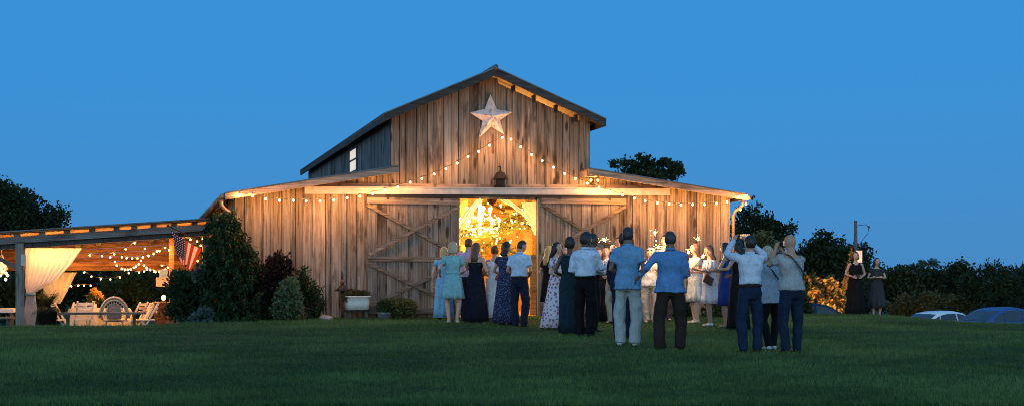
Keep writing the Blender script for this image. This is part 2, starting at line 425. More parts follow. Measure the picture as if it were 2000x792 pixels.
            me = remesh(mb, .0165, 'shirt', opt.get('wr', .011)*H, 9/H*1.1, 1); link({'shirt': 'shirt', 'jacket': 'jacket', 'top': 'top'}[kind], me, mt, rt, True)
            if opt.get('collar', 1) and male:
                cb_ = MB(); cb_.loft([[L(p) for p in ring(.040, .042, z, .002, 16)] for z in (.836, .858)]); 
                cb_.v = cb_.v; cb_.build('collar', mt, rt, True, False)
        elif kind == 'trousers':
            mb = MB(); mb.loft([[S(p) for p in ring(rx*b+.008, ry*(b*.5+.5)+.008, z)] for z, rx, ry in prof if z < .60]); lo = opt.get('loose', 1.)
            for sg in (-1, 1):
                h, kn, an = leg[sg]
                mb.tube([S(h+Vector((0, 0, .01))), S(h.lerp(kn, .35)), S(kn), S(kn.lerp(an, .5)), S(an+Vector((0, .004, -.018)))], [.062*H*b, .058*H*b, .044*H*lo, .041*H*lo, .040*H*lo], 14)
            me = remesh(mb, .018, 'trousers', .009*H, 8/H, 1); link('trousers', me, mt, rt, True)
            if opt.get('belt'):
                mb = MB(); mb.loft([[S(p) for p in ring(.094*b+.014, .068*(b*.5+.5)+.014, z)] for z in (.560, .579)]); mb.build('belt', fab(opt['belt']), rt, True, False)
        elif kind == 'dress':
            hem = opt.get('hem', .04); topz = opt.get('top', .76); fl = opt.get('flare', .05); nf = opt.get('folds', 9); n = 56; mb = MB(); rings = []; ph = random.random()*6
            zs = [hem, lerp(hem, .5, .25), lerp(hem, .5, .5), lerp(hem, .5, .75), .5]
            for z in zs:
                f = (.5-z)/max(.05, .5-hem); rr = ring(.104*b+.008+fl*f, .080*b+.008+fl*f*.85, z, 0, n, 0, 1.)
                o = []
                for k, p in enumerate(rr):
                    a = 2*math.pi*k/n; q = 1+.11*f*math.sin(nf*a+ph)+.05*f*math.sin((nf*2+1)*a+ph*2); o.append(S((p.x*q, p.y*q, z)))
                rings.append(o)
            ease = opt.get('ease', .008)
            for z, rx, ry in prof:
                if .5 < z <= topz: rings.append([L(p) for p in ring(max(rx*b+ease, .0+opt.get('waist', 0)), max(ry*(b*.5+.5)+ease, opt.get('waist', 0)*.8), z, 0, n, 0, .92)])
            mb.loft(rings)
            if opt.get('sleeve'):
                sl = opt['sleeve']
                for sg in (-1, 1):
                    s_, e, w_ = J[sg]; P = [s_+Vector((-sg*.03, 0, -.006)), s_, s_.lerp(e, .55)]; Q = [.030, .036, .037]
                    if sl <= .6: P = P[:2]+[s_.lerp(e, sl)]
                    else: P += [e, e.lerp(w_, min(1, (sl-.5)*2)*.93)]; Q += [.031, .028]
                    mb.tube([L(p) for p in P], [q*H for q in Q], 14)
            o = mb.build('dress', mt, rt, True, False)
            for v in o.data.vertices:
                p = v.co; v.co = p+Vector((p.x, p.y, 0)).normalized()*.006*noise.noise(Vector((p.x*14, p.y*14, p.z*9)))
            if opt.get('straps'):
                for sg in (-1, 1):
                    m = MB(); m.tube([L((sg*.045, .064, topz-.005)), L((sg*.05, .035, .79)), L((sg*.048, .0, .818)), L((sg*.042, -.045, .79)), L((sg*.035, -.062, topz-.005))], opt['straps']*H, 6, flat=.5); m.build('strap', mt, rt, True, False)
            if opt.get('sash'):
                m = MB(); m.loft([[L(p) for p in ring(.080*b+.012, .060*b+.012, z, 0, 24)] for z in (.60, .625)]); m.build('belt', fab(opt['sash']), rt, True, False)
    # ---- shoes
    if shoes:
        for sg in (-1, 1):
            an = leg[sg][2]; mb = MB(); o = []
            for y, w_, h in ((-.030, .018, .030), (-.015, .024, .042), (.02, .025, .040), (.06, .027, .026), (.09, .022, .018), (.102, .010, .012)):
                o.append([S((an.x+sg*.006+w_*c, an.y+y, max(-.001, (h*.5+h*.5*s)))) for c, s in [(math.cos(2*math.pi*k/12), math.sin(2*math.pi*k/12)) for k in range(12)]])
            mb.loft(o); mb.build('shoe', fab(shoes), rt, True, False)
    # ---- hair
    hk, hcol = hair[0], hair[1]
    if hk != 'bald':
        mb = MB(); base = MB(); base.ell((0, 0, 0), .0500, .0585, .0655, 22, 14)
        vs = []; front = {'short': .020, 'long': .026, 'bun': .026, 'bob': .024, 'afro': .02}[hk]; low = -.046 if hk in ('short', 'afro') else -.05
        keep = []
        for i, v in enumerate(base.v):
            v = Vector(v); n_ = 1+.035*noise.noise(v*60)
            ok = (v.z > .030) or (v.y < front-.02 and v.z > low) or (v.y < front+.01 and v.z > .0)
            keep.append(ok); vs.append(HL(v*n_*(1.13 if hk == 'afro' else 1)+Vector((0, -.004, .006))))
        fs = [f for f in base.f if all(keep[i] for i in f)]
        mb.add(vs, fs); inner = [HL((Vector(v)*.9)+Vector((0, -.004, .006))) for v in base.v]; mb.add(inner, [f[::-1] for f in fs])
        if hk in ('long', 'bob'):
            zl = hair[2] if len(hair) > 2 else (.74 if hk == 'long' else .84); n = 26; rings = []
            pts = [(.050, .048, (0, -.014, .025), 1), (.056, .046, (0, -.016, -.015), 1), (.058, .036, (0, -.028, -.055), .8)]
            for rx, ry, c, _ in pts: rings.append([HL(Vector(c)+p) for p in ring(rx, ry, 0, 0, n)])
            zz = .872+.06-.055
            for u in (.35, .7, 1.):
                z = lerp(zz, zl, u); rx, ry = lerp(.058, .038, u), lerp(.028, .012, u)
                rings.append([L(Vector((0, -.050-.012*u, z))+p) for p in ring(rx, ry, 0, 0, n)])
            for rg in rings:
                for k in range(n): rg[k] = rg[k]+(rg[k]-sum(rg, Vector())/n)*.10*math.sin(k*2.9+rg[0].z*9)
            mb.loft(rings)
        if hk == 'bun': mb.ell(HL((0, -.056, .022)), .026*H, .024*H, .026*H, 12, 8, M=H3)
        mb.v = [tuple(Vector(q)+Vector((noise.noise(Vector(q)*38), noise.noise(Vector(q)*38+Vector((9, 0, 0))), 0))*(.009 if hk != 'short' else .005)) for q in mb.v]
        mb.build('hair', hairmat(hcol), rt, True, False)
    elif len(hair) > 2:
        pass
    rt['_h'] = 0; del rt['_h']
    info = {'root': rt, 'H': H, 'hand': {sg: TM[rt.name] @ L(hands[sg]+(hands[sg]-J[sg][2]).normalized()*.02) for sg in hands}, 'HL': lambda v: TM[rt.name] @ HL(v), 'L': lambda v: TM[rt.name] @ L(v), 'M': TM[rt.name], 'H3': TM[rt.name].to_3x3() @ H3}
    print('PERSON %4d d%.1f H=%.2f feet_y=%.0f' % (px, d, H, HY+(CZ-g)*F/d))
    return info
BR, BK, BL, GB, RB = (.055, .028, .016), (.010, .008, .008), (.42, .28, .13), (.36, .29, .20), (.09, .04, .02)
NAVY, BLACK = (.012, .016, .035), (.008, .008, .010)
Pp = {}
Pp[1] = person('blonde woman in long sky-blue gown, leftmost of the guests', 867, 27.3, 480, 4, hair=('long', BL, .82), arms=('down', 'down'), wear=[('dress', (.16, .40, .60), {'top': .81, 'hem': .03, 'flare': .02, 'sleeve': .4})])
Pp[2] = person('woman with ash-blonde bob in knee-length light teal dress', 885, 26.0, 470, -4, hair=('bob', GB, .85), arms=('waist', 'front'), wear=[('dress', (.20, .42, .46), {'top': .83, 'hem': .30, 'flare': .02, 'sleeve': .6, 'sash': (.2, .42, .46)})], shoes=(.45, .38, .32))
Pp[3] = person('blonde woman in coral patterned dress mostly hidden by the teal dress', 900, 27.5, 488, -15, hair=('long', BL, .8), arms=('front', 'front'), wear=[('dress', 'floral_coral', {'top': .81, 'hem': .06, 'flare': .05, 'sleeve': .3})])
Pp[4] = person('man in lavender shirt and dark trousers beside the teal dress', 915, 27.0, 464, -12, 'm', 'tan', hair=('short', BR), yaw=-15, arms=('front', 'front'), wear=[('trousers', NAVY), ('shirt', (.42, .33, .47), {'hem': .52})])
Pp[5] = person('brown-haired woman in strapless long navy-black gown', 929, 26.1, 472, -18, hair=('long', RB, .76), yaw=-25, arms=('hold', 'front'), wear=[('dress', (.010, .011, .022), {'top': .755, 'hem': .02, 'flare': .04, 'straps': .004})])
Pp[6] = person('woman in sleeveless white belted maxi dress with hair pinned up', 966, 26.3, 478, -5, sk='tan', hair=('bun', BR), arms=('front', 'down'), wear=[('dress', (.62, .64, .64), {'top': .79, 'hem': .06, 'flare': .025, 'straps': .012, 'sash': (.42, .46, .5), 'folds': 12, 'ease': .016})], shoes=(.25, .16, .1))
Pp[7] = person('dark-haired woman in speckled navy maxi dress behind the light-blue shirt', 988, 25.2, 470, -25, sk='tan', hair=('long', BK, .82), yaw=-30, arms=('front', 'front'), wear=[('dress', 'floral_navy', {'top': .815, 'hem': .03, 'flare': .05, 'sleeve': .4})])
Pp[8] = person('man in short-sleeved pale blue shirt and navy trousers looking down', 1015, 24.5, 467, -25, 'm', 'tan', .93, hair=('short', BK), yaw=-40, pitch=18, arms=('front', 'front'), wear=[('trousers', (.010, .017, .036), {'belt': (.03, .018, .01), 'loose': 1.1}), ('shirt', (.44, .56, .70), {'hem': .578, 'sleeve': .6})])
Pp[9] = person('long-haired blonde woman in short black dress by the right door post', 1072, 26.6, 479, -50, hair=('long', BL, .74), arms=('front', 'front'), wear=[('dress', BLACK, {'top': .81, 'hem': .26, 'flare': .01, 'sleeve': .5})])
Pp[10] = person('dark-haired woman in long white and plum floral gown facing right', 1086, 23.9, 471, -112, hair=('long', BK, .72), yaw=-6, arms=('front', 'front'), wear=[('dress', 'floral_pink', {'top': .81, 'hem': .015, 'flare': .10, 'sleeve': .6, 'folds': 11})])
Pp[11] = person('brown-haired woman half hidden behind the floral gown and the white shirt', 1106, 26.0, 478, 160, hair=('long', RB, .8), arms=('hold', 'front'), wear=[('dress', (.3, .12, .12), {'top': .81, 'hem': .1, 'sleeve': .4})])
Pp[12] = person('black-haired woman in long dark teal dress seen from behind', 1113, 21.8, 462, -10, sk='dark', hair=('afro', BK), arms=('front', 'front'), wear=[('dress', (.012, .030, .040), {'top': .81, 'hem': .02, 'flare': .0, 'straps': .02, 'folds': 7})])
Pp[13] = person('man in white shirt and black trousers reaching his arm to the right', 1143, 21.3, 453, -30, 'm', 'dark', .93, hair=('afro', BK), yaw=-30, arms=('front', 'fwd'), wear=[('trousers', (.007, .007, .008), {'loose': 1.25, 'belt': BLACK}), ('shirt', (.52, .62, .74), {'hem': .578, 'wr': .012})])
Pp[14] = person('man with short black hair just behind the white-shirted man\'s head', 1156, 22.7, 455, -70, 'm', 'dark', hair=('short', BK), yaw=-15, arms=('front', 'front'), wear=[('trousers', BLACK), ('shirt', (.5, .5, .52), {'hem': .578})])
Pp[15] = person('auburn-haired woman at the back right of the white-shirted man', 1170, 27.0, 483, 175, hair=('long', RB, .8), arms=('front', 'front'), wear=[('dress', (.25, .2, .2), {'top': .81, 'hem': .2, 'sleeve': .4})])
Pp[16] = person('woman in long black gown with white neckline and pinned-up hair', 1184, 26.4, 480, 150, hair=('bun', BR), arms=('hold', 'cross'), yaw=15, wear=[('dress', BLACK, {'top': .765, 'hem': .02, 'flare': .05}), ('top', (.6, .56, .52), {'hem': .70, 'sleeve': .45, 'collar': 0, 'wr': .004})])
Pp[17] = person('balding man in white shirt and beige trousers facing the camera', 1199, 25.8, 477, 140, 'm', 'light', hair=('short', (.2, .15, .1)), arms=('hold', 'front'), wear=[('trousers', (.4, .34, .26)), ('shirt', (.62, .6, .6), {'hem': .578})])
Pp[18] = person('dark-haired man whose face shows left of the sunglasses man', 1209, 27.2, 461, 172, 'm', 'tan', hair=('short', BK), arms=('front', 'front'), wear=[('trousers', NAVY), ('shirt', (.2, .2, .22), {})])
Pp[19] = person('man in dark navy suit hidden behind the sunglasses man', 1218, 20.3, 452, -35, 'm', 'dark', 1.0, hair=('short', BK), arms=('down', 'front'), wear=[('trousers', NAVY, {'loose': 1.1}), ('jacket', (.012, .017, .04), {'hem': .46})])
Pp[20] = person('man in blue short-sleeved shirt and pale trousers, sunglasses on his head', 1226, 18.9, 442, -18, 'm', 'brown', .88, hair=('short', (.022, .017, .015)), arms=('front', 'front'), stance=.058, wear=[('trousers', (.34, .39, .38), {'loose': 1.18}), ('shirt', (.13, .29, .46), {'hem': .475, 'sleeve': .6, 'flare': .008, 'wr': .013})], shoes=(.5, .5, .5))
Pp[21] = person('white-haired guest in white shirt with sunglasses pushed up', 1270, 26.2, 482, 170, 'f', 'light', 1.08, hair=('short', (.55, .5, .45)), pitch=20, arms=('hold', 'hold'), wear=[('trousers', (.42, .36, .29), {'loose': 1.15}), ('shirt', (.62, .58, .55), {'hem': .48, 'sleeve': .8})], shoes=(.3, .25, .2))
Pp[22] = person('tall dark-haired man behind the burst of sparks', 1298, 26.8, 458, 178, 'm', 'light', hair=('short', BR), arms=('hold', 'front'), wear=[('trousers', (.05, .05, .06)), ('shirt', (.5, .46, .45), {})])
Pp[23] = person('stocky man in bright blue long-sleeved shirt and dark brown trousers', 1309, 18.0, 450, 2, 'm', 'brown', .98, hair=('short', (.03, .024, .022)), arms=('side', 'front'), stance=.085, wear=[('trousers', (.026, .019, .015), {'loose': 1.2}), ('shirt', (.085, .21, .42), {'hem': .485, 'flare': .012, 'wr': .012})], shoes=(.035, .018, .012))
Pp[24] = person('woman in pale grey dress with long wavy brown hair', 1358, 26.0, 473, 100, hair=('long', RB, .74), arms=('hold', 'hold'), wear=[('dress', (.50, .50, .46), {'top': .815, 'hem': .27, 'flare': .02, 'sleeve': .6, 'ease': .02, 'waist': .09})], shoes=(.5, .4, .33))
Pp[25] = person('woman in white short-sleeved shift dress facing left', 1386, 24.9, 477, 78, sk='tan', hair=('long', BR, .75), arms=('hold', 'fwd'), wear=[('dress', (.70, .62, .62), {'top': .815, 'hem': .28, 'flare': .02, 'sleeve': .65, 'ease': .024, 'waist': .098})], shoes=(.7, .66, .62))
Pp[26] = person('black-haired woman in knee-length royal blue dress', 1418, 24.2, 472, 70, sk='tan', hair=('long', BK, .72), arms=('fwd', 'fwd'), wear=[('dress', (.018, .045, .20), {'top': .785, 'hem': .26, 'flare': .01, 'straps': .02})], shoes=(.3, .2, .14))
Pp[27] = person('woman in sleeveless long black gown behind the man raising a phone', 1442, 23.4, 466, 55, sk='tan', hair=('long', BK, .8), arms=('fwd', 'front'), wear=[('dress', (.010, .008, .010), {'top': .79, 'hem': .01, 'flare': .03, 'straps': .02})])
Pp[28] = person('man in white shirt and jeans photographing with a raised phone', 1465, 17.6, 458, 12, 'm', 'tan', .89, hair=('short', BK), pitch=-6, yaw=6, arms=('raise', ((.175, .06, .82), (.045, .17, .955))), stance=.062, wear=[('trousers', (.010, .022, .050), {'loose': 1.05, 'belt': (.03, .015, .01)}), ('shirt', (.50, .58, .68), {'hem': .578, 'wr': .012})])
Pp[29] = person('woman in light blue top and black trousers leaning with a shoulder bag', 1505, 18.2, 487, 20, 'f', 'light', hair=('bob', (.45, .36, .22), .87), lean=-6, arms=('camera', 'camera2'), stance=.035, step=.02, H=1.55, wear=[('trousers', (.009, .010, .013), {'loose': .9}), ('top', (.33, .45, .55), {'hem': .44, 'sleeve': .75, 'flare': .012})], shoes=(.66, .66, .68))
Pp[30] = person('bald man in grey T-shirt and jeans shooting with a camera', 1545, 17.6, 456, 24, 'm', 'tan', .95, hair=('bald', BK), yaw=8, arms=('camera', 'camera2'), stance=.055, wear=[('trousers', (.010, .020, .042), {'loose': 1.0}), ('shirt', (.30, .33, .34), {'hem': .525, 'sleeve': .6, 'collar': 0})])
Pp[31] = person('woman in sleeveless long black gown standing by the utility pole', 1671, 31.6, 490, 178, hair=('bob', RB, .86), arms=('front', 'front'), wear=[('dress', (.008, .008, .009), {'top': .80, 'hem': .01, 'flare': .045, 'straps': .02})])
Pp[32] = person('woman in dark grey dress with folded arms near the pole', 1712, 31.8, 502, 172, hair=('bob', BR, .83), yaw=25, arms=('cross', 'cross'), wear=[('dress', (.040, .040, .044), {'top': .82, 'hem': .14, 'flare': .05, 'sleeve': .4})], shoes=(.55, .4, .32))
# ---- bald crown shadow of stubble is left to the skin; things people hold or carry
def held(name, label, cat, pos, rz=0): return thing(name, label, cat, pos, rz)
# raised phone
P = Pp[28]; hp = (P['hand'][1]+P['hand'][-1])/2; pos = at(1455, 461, hp.y+.03)
ph = held('phone', 'raised phone showing a bright picture of the party', 'phone', pos, R(12))
mb = MB(); mb.box(-.082, .082, -.004, .004, -.04, .04); mb.build('phone_body', M['iron'], ph, False, False)
sc = NT('phone_screen'); v = sc.n('ShaderNodeTexVoronoi', {'Vector': sc.obj(), 'Scale': 60.}); sc.set('Base Color', (.02, .02, .02, 1)); sc.set('Emission Color', sc.ramp(v.outputs['Distance'], [(.15, (1, .75, .4)), (.5, (.35, .2, .1)), (.8, (.05, .05, .06))])); sc.set('Emission Strength', 1.5); sc.m.cycles.emission_sampling = 'NONE'
mb = MB(); mb.box(-.076, .076, -.0062, -.0045, -.036, .036); mb.build('screen', sc.m, ph, False, False)
# camera with lit display, and its strap across the back
P = Pp[30]; hp = (P['hand'][1]+P['hand'][-1])/2; pos = Vector((hp.x, hp.y, hp.z+.03)); pos = at(1532, 474, hp.y)
cm = held('camera', 'black camera with lit display held by the bald man', 'camera', pos, R(24))
mb = MB(); mb.box(-.065, .065, -.03, .03, -.045, .04); mb.box(-.03, .03, -.02, .025, .041, .065); mb.build('camera_body', M['iron'], cm, False, False)
mb = MB(); mb.tube([(0, .03, 0), (0, .12, 0)], .038, 14); mb.build('lens', M['iron'], cm, True, False)
mb = MB(); mb.box(-.045, .03, -.034, -.0315, -.032, .028); mb.build('screen', sc.m, cm, False, False)
def strap(P, pts, label, wdt=.018):
    p = [P['L'](q) for q in pts]; s = held('camera_strap', label, 'strap', p[0]); mb = MB(); mb.tube(p, wdt, 8, flat=.35); mb.build('webbing', M['socket'], s, True); return s
strap(Pp[30], [(-.055, .01, .833), (-.045, -.05, .815), (-.01, -.088, .76), (.04, -.090, .70), (.09, -.082, .645), (.122, -.04, .60), (.128, .02, .585)], 'black strap across the bald man\'s grey T-shirt')
strap(Pp[29], [(-.05, .01, .825), (-.045, -.055, .80), (0., -.085, .73), (.05, -.088, .65), (.09, -.07, .575), (.118, -.01, .54)], 'black strap across the light blue top', .015)
bg_ = held('shoulder_bag', 'black shoulder bag at the light blue top\'s hip', 'bag', Pp[29]['L']((.135, .0, .50)), R(20))
mb = MB(); mb.loft([rrect(.05, .11, -.10, 4, .03), rrect(.06, .13, -.05, 4, .04), rrect(.05, .12, .08, 4, .03)]); mb.build('bag_body', M['socket'], bg_, True, False)
# sunglasses pushed up on two heads
for k, lab in ((20, 'dark sunglasses pushed up on the blue short-sleeved man\'s head'), (21, 'dark sunglasses on the white-haired guest\'s head')):
    P = Pp[k]; H = P['H']; s = held('sunglasses', lab, 'sunglasses', P['HL']((0, .0, .07)))
    for sg in (-1, 1):
        mb = MB(); mb.ell(P['HL']((sg*.021, .034, .052)), .018*H, .006*H, .012*H, 10, 6, M=P['H3']); mb.build('lens', M['socket'], s, True)
        mb = MB(); mb.tube([P['HL']((sg*.040, .032, .052)), P['HL']((sg*.050, -.03, .045))], .003, 5); mb.build('temple', M['socket'], s, True)
    mb = MB(); mb.tube([P['HL']((-.012, .040, .052)), P['HL']((.012, .040, .052))], .003, 5); mb.build('bridge', M['socket'], s, True)
# purses
a = at(1383, 545, 24.62); pu = held('purse', 'small brown leather purse hanging against the white shift dress', 'purse', a, R(10)); M['leather'] = plain('leather', (.10, .035, .022), .5, 0, .2, 30.); M['red_leather'] = plain('red_leather', (.30, .05, .04), .5, 0, .2, 30.)
mb = MB(); mb.loft([[Vector((x*s, y, z*s)).xyz for x, z in ((-.10, -.07), (.10, -.10), (.11, .06), (-.09, .10))] for s, y in ((.9, -.035), (1, -.02), (1, .02), (.9, .035))]); mb.xf(Matrix.Rotation(.35, 4, 'Y')); mb.build('purse_body', M['leather'], pu, False, False)
mb = MB(); mb.tube([(-.02, 0, .09), (.0, .03, .25), (.03, .06, .37)], .006, 6); mb.build('strap', M['leather'], pu, True, False)
a = at(977, 540, 26.0); pu = held('purse', 'small red clutch at the white maxi dress\'s right side', 'purse', a, R(0))
mb = MB(); mb.loft([rrect(.08, .03, -.10, 4, .02), rrect(.10, .035, -.02, 4, .025), rrect(.06, .03, .09, 4, .02)]); mb.xf(Matrix.Rotation(.4, 4, 'Y')); mb.build('purse_body', M['red_leather'], pu, True, False)
a = Pp[31]['L']((0, .125, .60)); pu = held('clutch', 'dark clutch held by the woman in the far black gown', 'clutch', a, R(178))
mb = MB(); mb.box(-.11, .11, -.02, .02, -.05, .06); mb.build('clutch_body', M['socket'], pu, False, False); mb = MB(); mb.box(-.112, .112, -.006, .024, .03, .064); mb.build('flap', M['iron'], pu, False, False)
# sparklers
def sparkler(label, P, sg, px, py, n, rad, li):
    h = P['hand'][sg]; tip = at(px, py, h.y-.12); s = thing('sparkler', label, 'sparkler', h, 0, 'lit sparklers in the crowd')
    mb = MB(); mb.tube([h, tip], .004, 5); mb.build('wire', M['iron'], s)
    mb = MB()
    for k in range(n):
        u = Vector((random.gauss(0, 1), random.gauss(0, 1), random.gauss(.25, 1))).normalized(); r0 = rad*random.random()**1.2; ln = rad*random.uniform(.05, .22)
        mb.tube([tip+u*r0, tip+u*(r0+ln)], [.006, .002], 4)
    mb.ell(tip, .028, .028, .035, 8, 6); o = mb.build('sparks', M['spark'], s); o['kind'] = 'stuff'
    point_light(tip+Vector((0, -.12, .1)), li, (1, .6, .28), .06)
sparkler('sparkler flaring beside the woman with the white neckline', Pp[16], -1, 1180, 468, 20, .13, 6)
sparkler('biggest sparkler burst, left of the stocky man\'s head', Pp[21], 1, 1285, 482, 32, .19, 8)
sparkler('sparkler high beside the tall man at the back', Pp[22], -1, 1279, 454, 14, .11, 4)
sparkler('sparkler right of the biggest burst, close to the stocky man', Pp[22], 1, 1302, 478, 14, .11, 4)
sparkler('sparkler held in front of the pale grey dress', Pp[24], -1, 1345, 492, 14, .09, 4)
sparkler('sparkler glinting above the wavy brown hair', Pp[24], 1, 1363, 466, 16, .10, 3)
sparkler('sparkler lighting the white shift dress', Pp[25], -1, 1373, 500, 12, .08, 3)
sparkler('sparkler low beside the blue short-sleeved man\'s elbow', Pp[17], -1, 1253, 502, 10, .07, 3)
# ================================================================ ground
def build_ground():
    xs = np.concatenate([np.linspace(-400, -40, 10), np.linspace(-34, 34, 137), np.linspace(40, 400, 10)])
    ys = np.concatenate([np.linspace(-30, 8, 12), np.linspace(9, 50, 124), np.linspace(54, 120, 18), np.linspace(160, 1500, 10)])
    V = []; f = []
    for y in ys:
        for x in xs:
            z = ground_z(x, y)
            if 9 < y < 33: z += .018*noise.noise(Vector((x*.5, y*.6, 0)))+.008*noise.noise(Vector((x*2, y*2, 3)))
            V.append((x, y, z))
    n = len(xs)
    for j in range(len(ys)-1):
        for i in range(n-1): f.append((j*n+i, j*n+i+1, (j+1)*n+i+1, (j+1)*n+i))
    me = bpy.data.meshes.new('lawn'); me.from_pydata(V, [], f)
    t = NT('lawn')
    a = t.noise(t.obj((1.2, 3.0, 1)), 1., 5., .6); b = t.noise(t.obj((26, 40, 26)), 1., 4., .7); p = t.noise(t.obj((.35, .9, 1)), 1., 3.)
    c = t.ramp(b, [(.3, (.007, .024, .010)), (.52, (.034, .08, .031)), (.75, (.12, .22, .08))])
    c = t.mix(1., c, t.ramp(a, [(.3, .5), (.7, 1.45)]), 'MULTIPLY'); c = t.mix(1., c, t.ramp(p, [(.35, .75), (.65, 1.1)]), 'MULTIPLY')
    t.set('Base Color', c); t.set('Roughness', .95); t.set('Specular IOR Level', .1); t.bump(b, .8, .04)
    o = link('lawn', me, t.m, None, True); o['kind'] = 'structure'
build_ground()
def build_grass():
    N = 470000
    d = 12.0+(34-12.0)*rng.random(N)**1.55
    x = (rng.random(N)-.5)*2*(.455*d+1.2)
    gx = np.linspace(-18, 18, 129); gy = np.linspace(11, 36, 126)
    G = np.array([[ground_z(a, b) for b in gy] for a in gx])
    i = np.clip((x+18)/36*128, 0, 127.99); j = np.clip((d-11)/25*125, 0, 124.99)
    i0 = i.astype(int); j0 = j.astype(int); fi = i-i0; fj = j-j0
    z = (G[i0, j0]*(1-fi)*(1-fj)+G[i0+1, j0]*fi*(1-fj)+G[i0, j0+1]*(1-fi)*fj+G[i0+1, j0+1]*fi*fj)
    c, s = math.cos(ROT), math.sin(ROT); lx = (x-BC.x)*c+(d-BC.y)*s; ly = -(x-BC.x)*s+(d-BC.y)*c
    keep = ~((ly > -.02) & (lx > -6.3) & (lx < 6.4)) & ~((ly > 3.4) & (lx < -6))
    x, d, z = x[keep], d[keep], z[keep]; N = len(x)
    # mown grass: short tufts, a little taller in drifting patches
    pat = np.zeros(N)
    for q in range(22):
        an = rng.random()*np.pi; fr = .5*1.22**q*.9; pat += np.sin((x*np.cos(an)+d*np.sin(an)*1.5)*fr+rng.random()*6.28)/fr**.35
    pat = np.clip(.5+.5*pat/np.std(pat)/1.8, 0, 1)
    h = (.022+.03*rng.random(N))*(0.7+.6*pat); w = .004+.007*rng.random(N); a = rng.random(N)*2*np.pi
    lean = (rng.random((N, 2))-.5)*.055
    V = np.empty((N, 3, 3))
    V[:, 0] = np.stack([x-np.cos(a)*w, d-np.sin(a)*w, z-.02], 1); V[:, 1] = np.stack([x+np.cos(a)*w, d+np.sin(a)*w, z-.02], 1)
    V[:, 2] = np.stack([x+lean[:, 0], d+lean[:, 1], z+h], 1)
    me = np_mesh('grass', V.reshape(-1, 3), 3, np.clip(rng.random(N)*.5+pat*.5, 0, 1)**1.2)
    o = link('grass', me, leafmat('grass', (.014, .042, .015), (.16, .265, .078), .8, .3)); o['kind'] = 'stuff'
    tag(o, 'short dark green mown grass covering the lawn', 'grass')
build_grass()

# ================================================================ foliage
def leaves(name, lobes, n, size, mat, parent=None, shell=.45, droop=0., asp=.38, clump=.0, up=.3, kind=None):
    """lobes: (centre, (rx, ry, rz)[, weight]) in world coordinates; many small leaf faces spread through the crown's volume"""
    w = np.array([(l[1][0]*l[1][1]*l[1][2])**.67*(l[2] if len(l) > 2 else 1) for l in lobes]); w /= w.sum()
    k = rng.choice(len(lobes), n, p=w)
    C = np.array([tuple(l[0]) for l in lobes])[k]; Rr = np.array([l[1] for l in lobes])[k]
    u = rng.normal(size=(n, 3)); u /= np.linalg.norm(u, axis=1)[:, None]
    rr = rng.random(n)**shell
    if clump:   # sprigs: leaves gather round a limited number of twig ends
        m = max(8, int(n/26)); tu = rng.normal(size=(m, 3)); tu /= np.linalg.norm(tu, axis=1)[:, None]
        tr = rng.random(m)**.4*1.04; tk = rng.choice(len(lobes), m, p=w); ti = rng.integers(0, m, n)
        TC = np.array([tuple(l[0]) for l in lobes])[tk]; TR = np.array([l[1] for l in lobes])[tk]
        tone = rng.random(m)
        P = (TC+tu*tr[:, None]*TR)[ti]+rng.normal(size=(n, 3))*clump
        out = tu[ti]; tn = tone[ti]
    else:
        P = C+u*rr[:, None]*Rr; out = u; tn = rng.random(n)
    D = out*.7+rng.normal(size=(n, 3))*.6; D[:, 2] += up-droop; D /= np.linalg.norm(D, axis=1)[:, None]
    S = np.cross(D, rng.normal(size=(n, 3))); S /= np.linalg.norm(S, axis=1)[:, None]
    L = size*(.6+.8*rng.random(n))[:, None]
    V = np.empty((n, 4, 3)); V[:, 0] = P; V[:, 1] = P+D*L*.5+S*L*asp; V[:, 2] = P+D*L; V[:, 3] = P+D*L*.5-S*L*asp
    if droop: V[:, 2, 2] -= (L*droop*.6)[:, 0]
    V = V.reshape(-1, 3)
    if parent is not None:
        Mi = np.array(TM[parent.name].inverted()); V = V@Mi[:3, :3].T+Mi[:3, 3]
    me = np_mesh(name, V, 4, np.clip(tn*.6+rng.random(n)*.4, 0, 1))
    o = link(name, me, mat, parent)
    if kind: o['kind'] = kind
    return o
def lob(px, py, r, d, ry=None, w=1., dd=0.):
    k = d/F
    return (at(px, py, d)+Vector((0, dd, 0)), (r*k, r*k, (ry or r)*k), w)
def tree(name, label, cat, base, lobes, n, size, mat, group=None, trunk_r=.12, clump=.0, shell=.45, crown='crown', limbs=True, **kw):
    x, y = base; g = ground_z(x, y)
    t = thing(name, label, cat, (x, y, g), 0, group)
    leaves(crown, lobes, n, size, mat, t, shell, clump=clump, **kw)
    if trunk_r:
        mb = MB(); c = sum((Vector(l[0]) for l in lobes), Vector())/len(lobes)
        b = Vector((x, y, g-.1)); fork = b.lerp(c, .55)+Vector((.03, .02, 0))
        mb.tube([b, b.lerp(fork, .5)+Vector((trunk_r*.4, 0, 0)), fork], [trunk_r, trunk_r*.75, trunk_r*.6], 8)
        if limbs:
            for l in lobes:
                e = Vector(l[0]); mid = fork.lerp(e, .5)+Vector((0, 0, -.08*(e-fork).length))
                mb.tube([fork, mid, e], [trunk_r*.5, trunk_r*.3, trunk_r*.1], 6)
        else:
            mb.tube([fork, c], [trunk_r*.6, trunk_r*.2], 6)
        mb.build('trunk', M['trunk'], t, True)
    return t

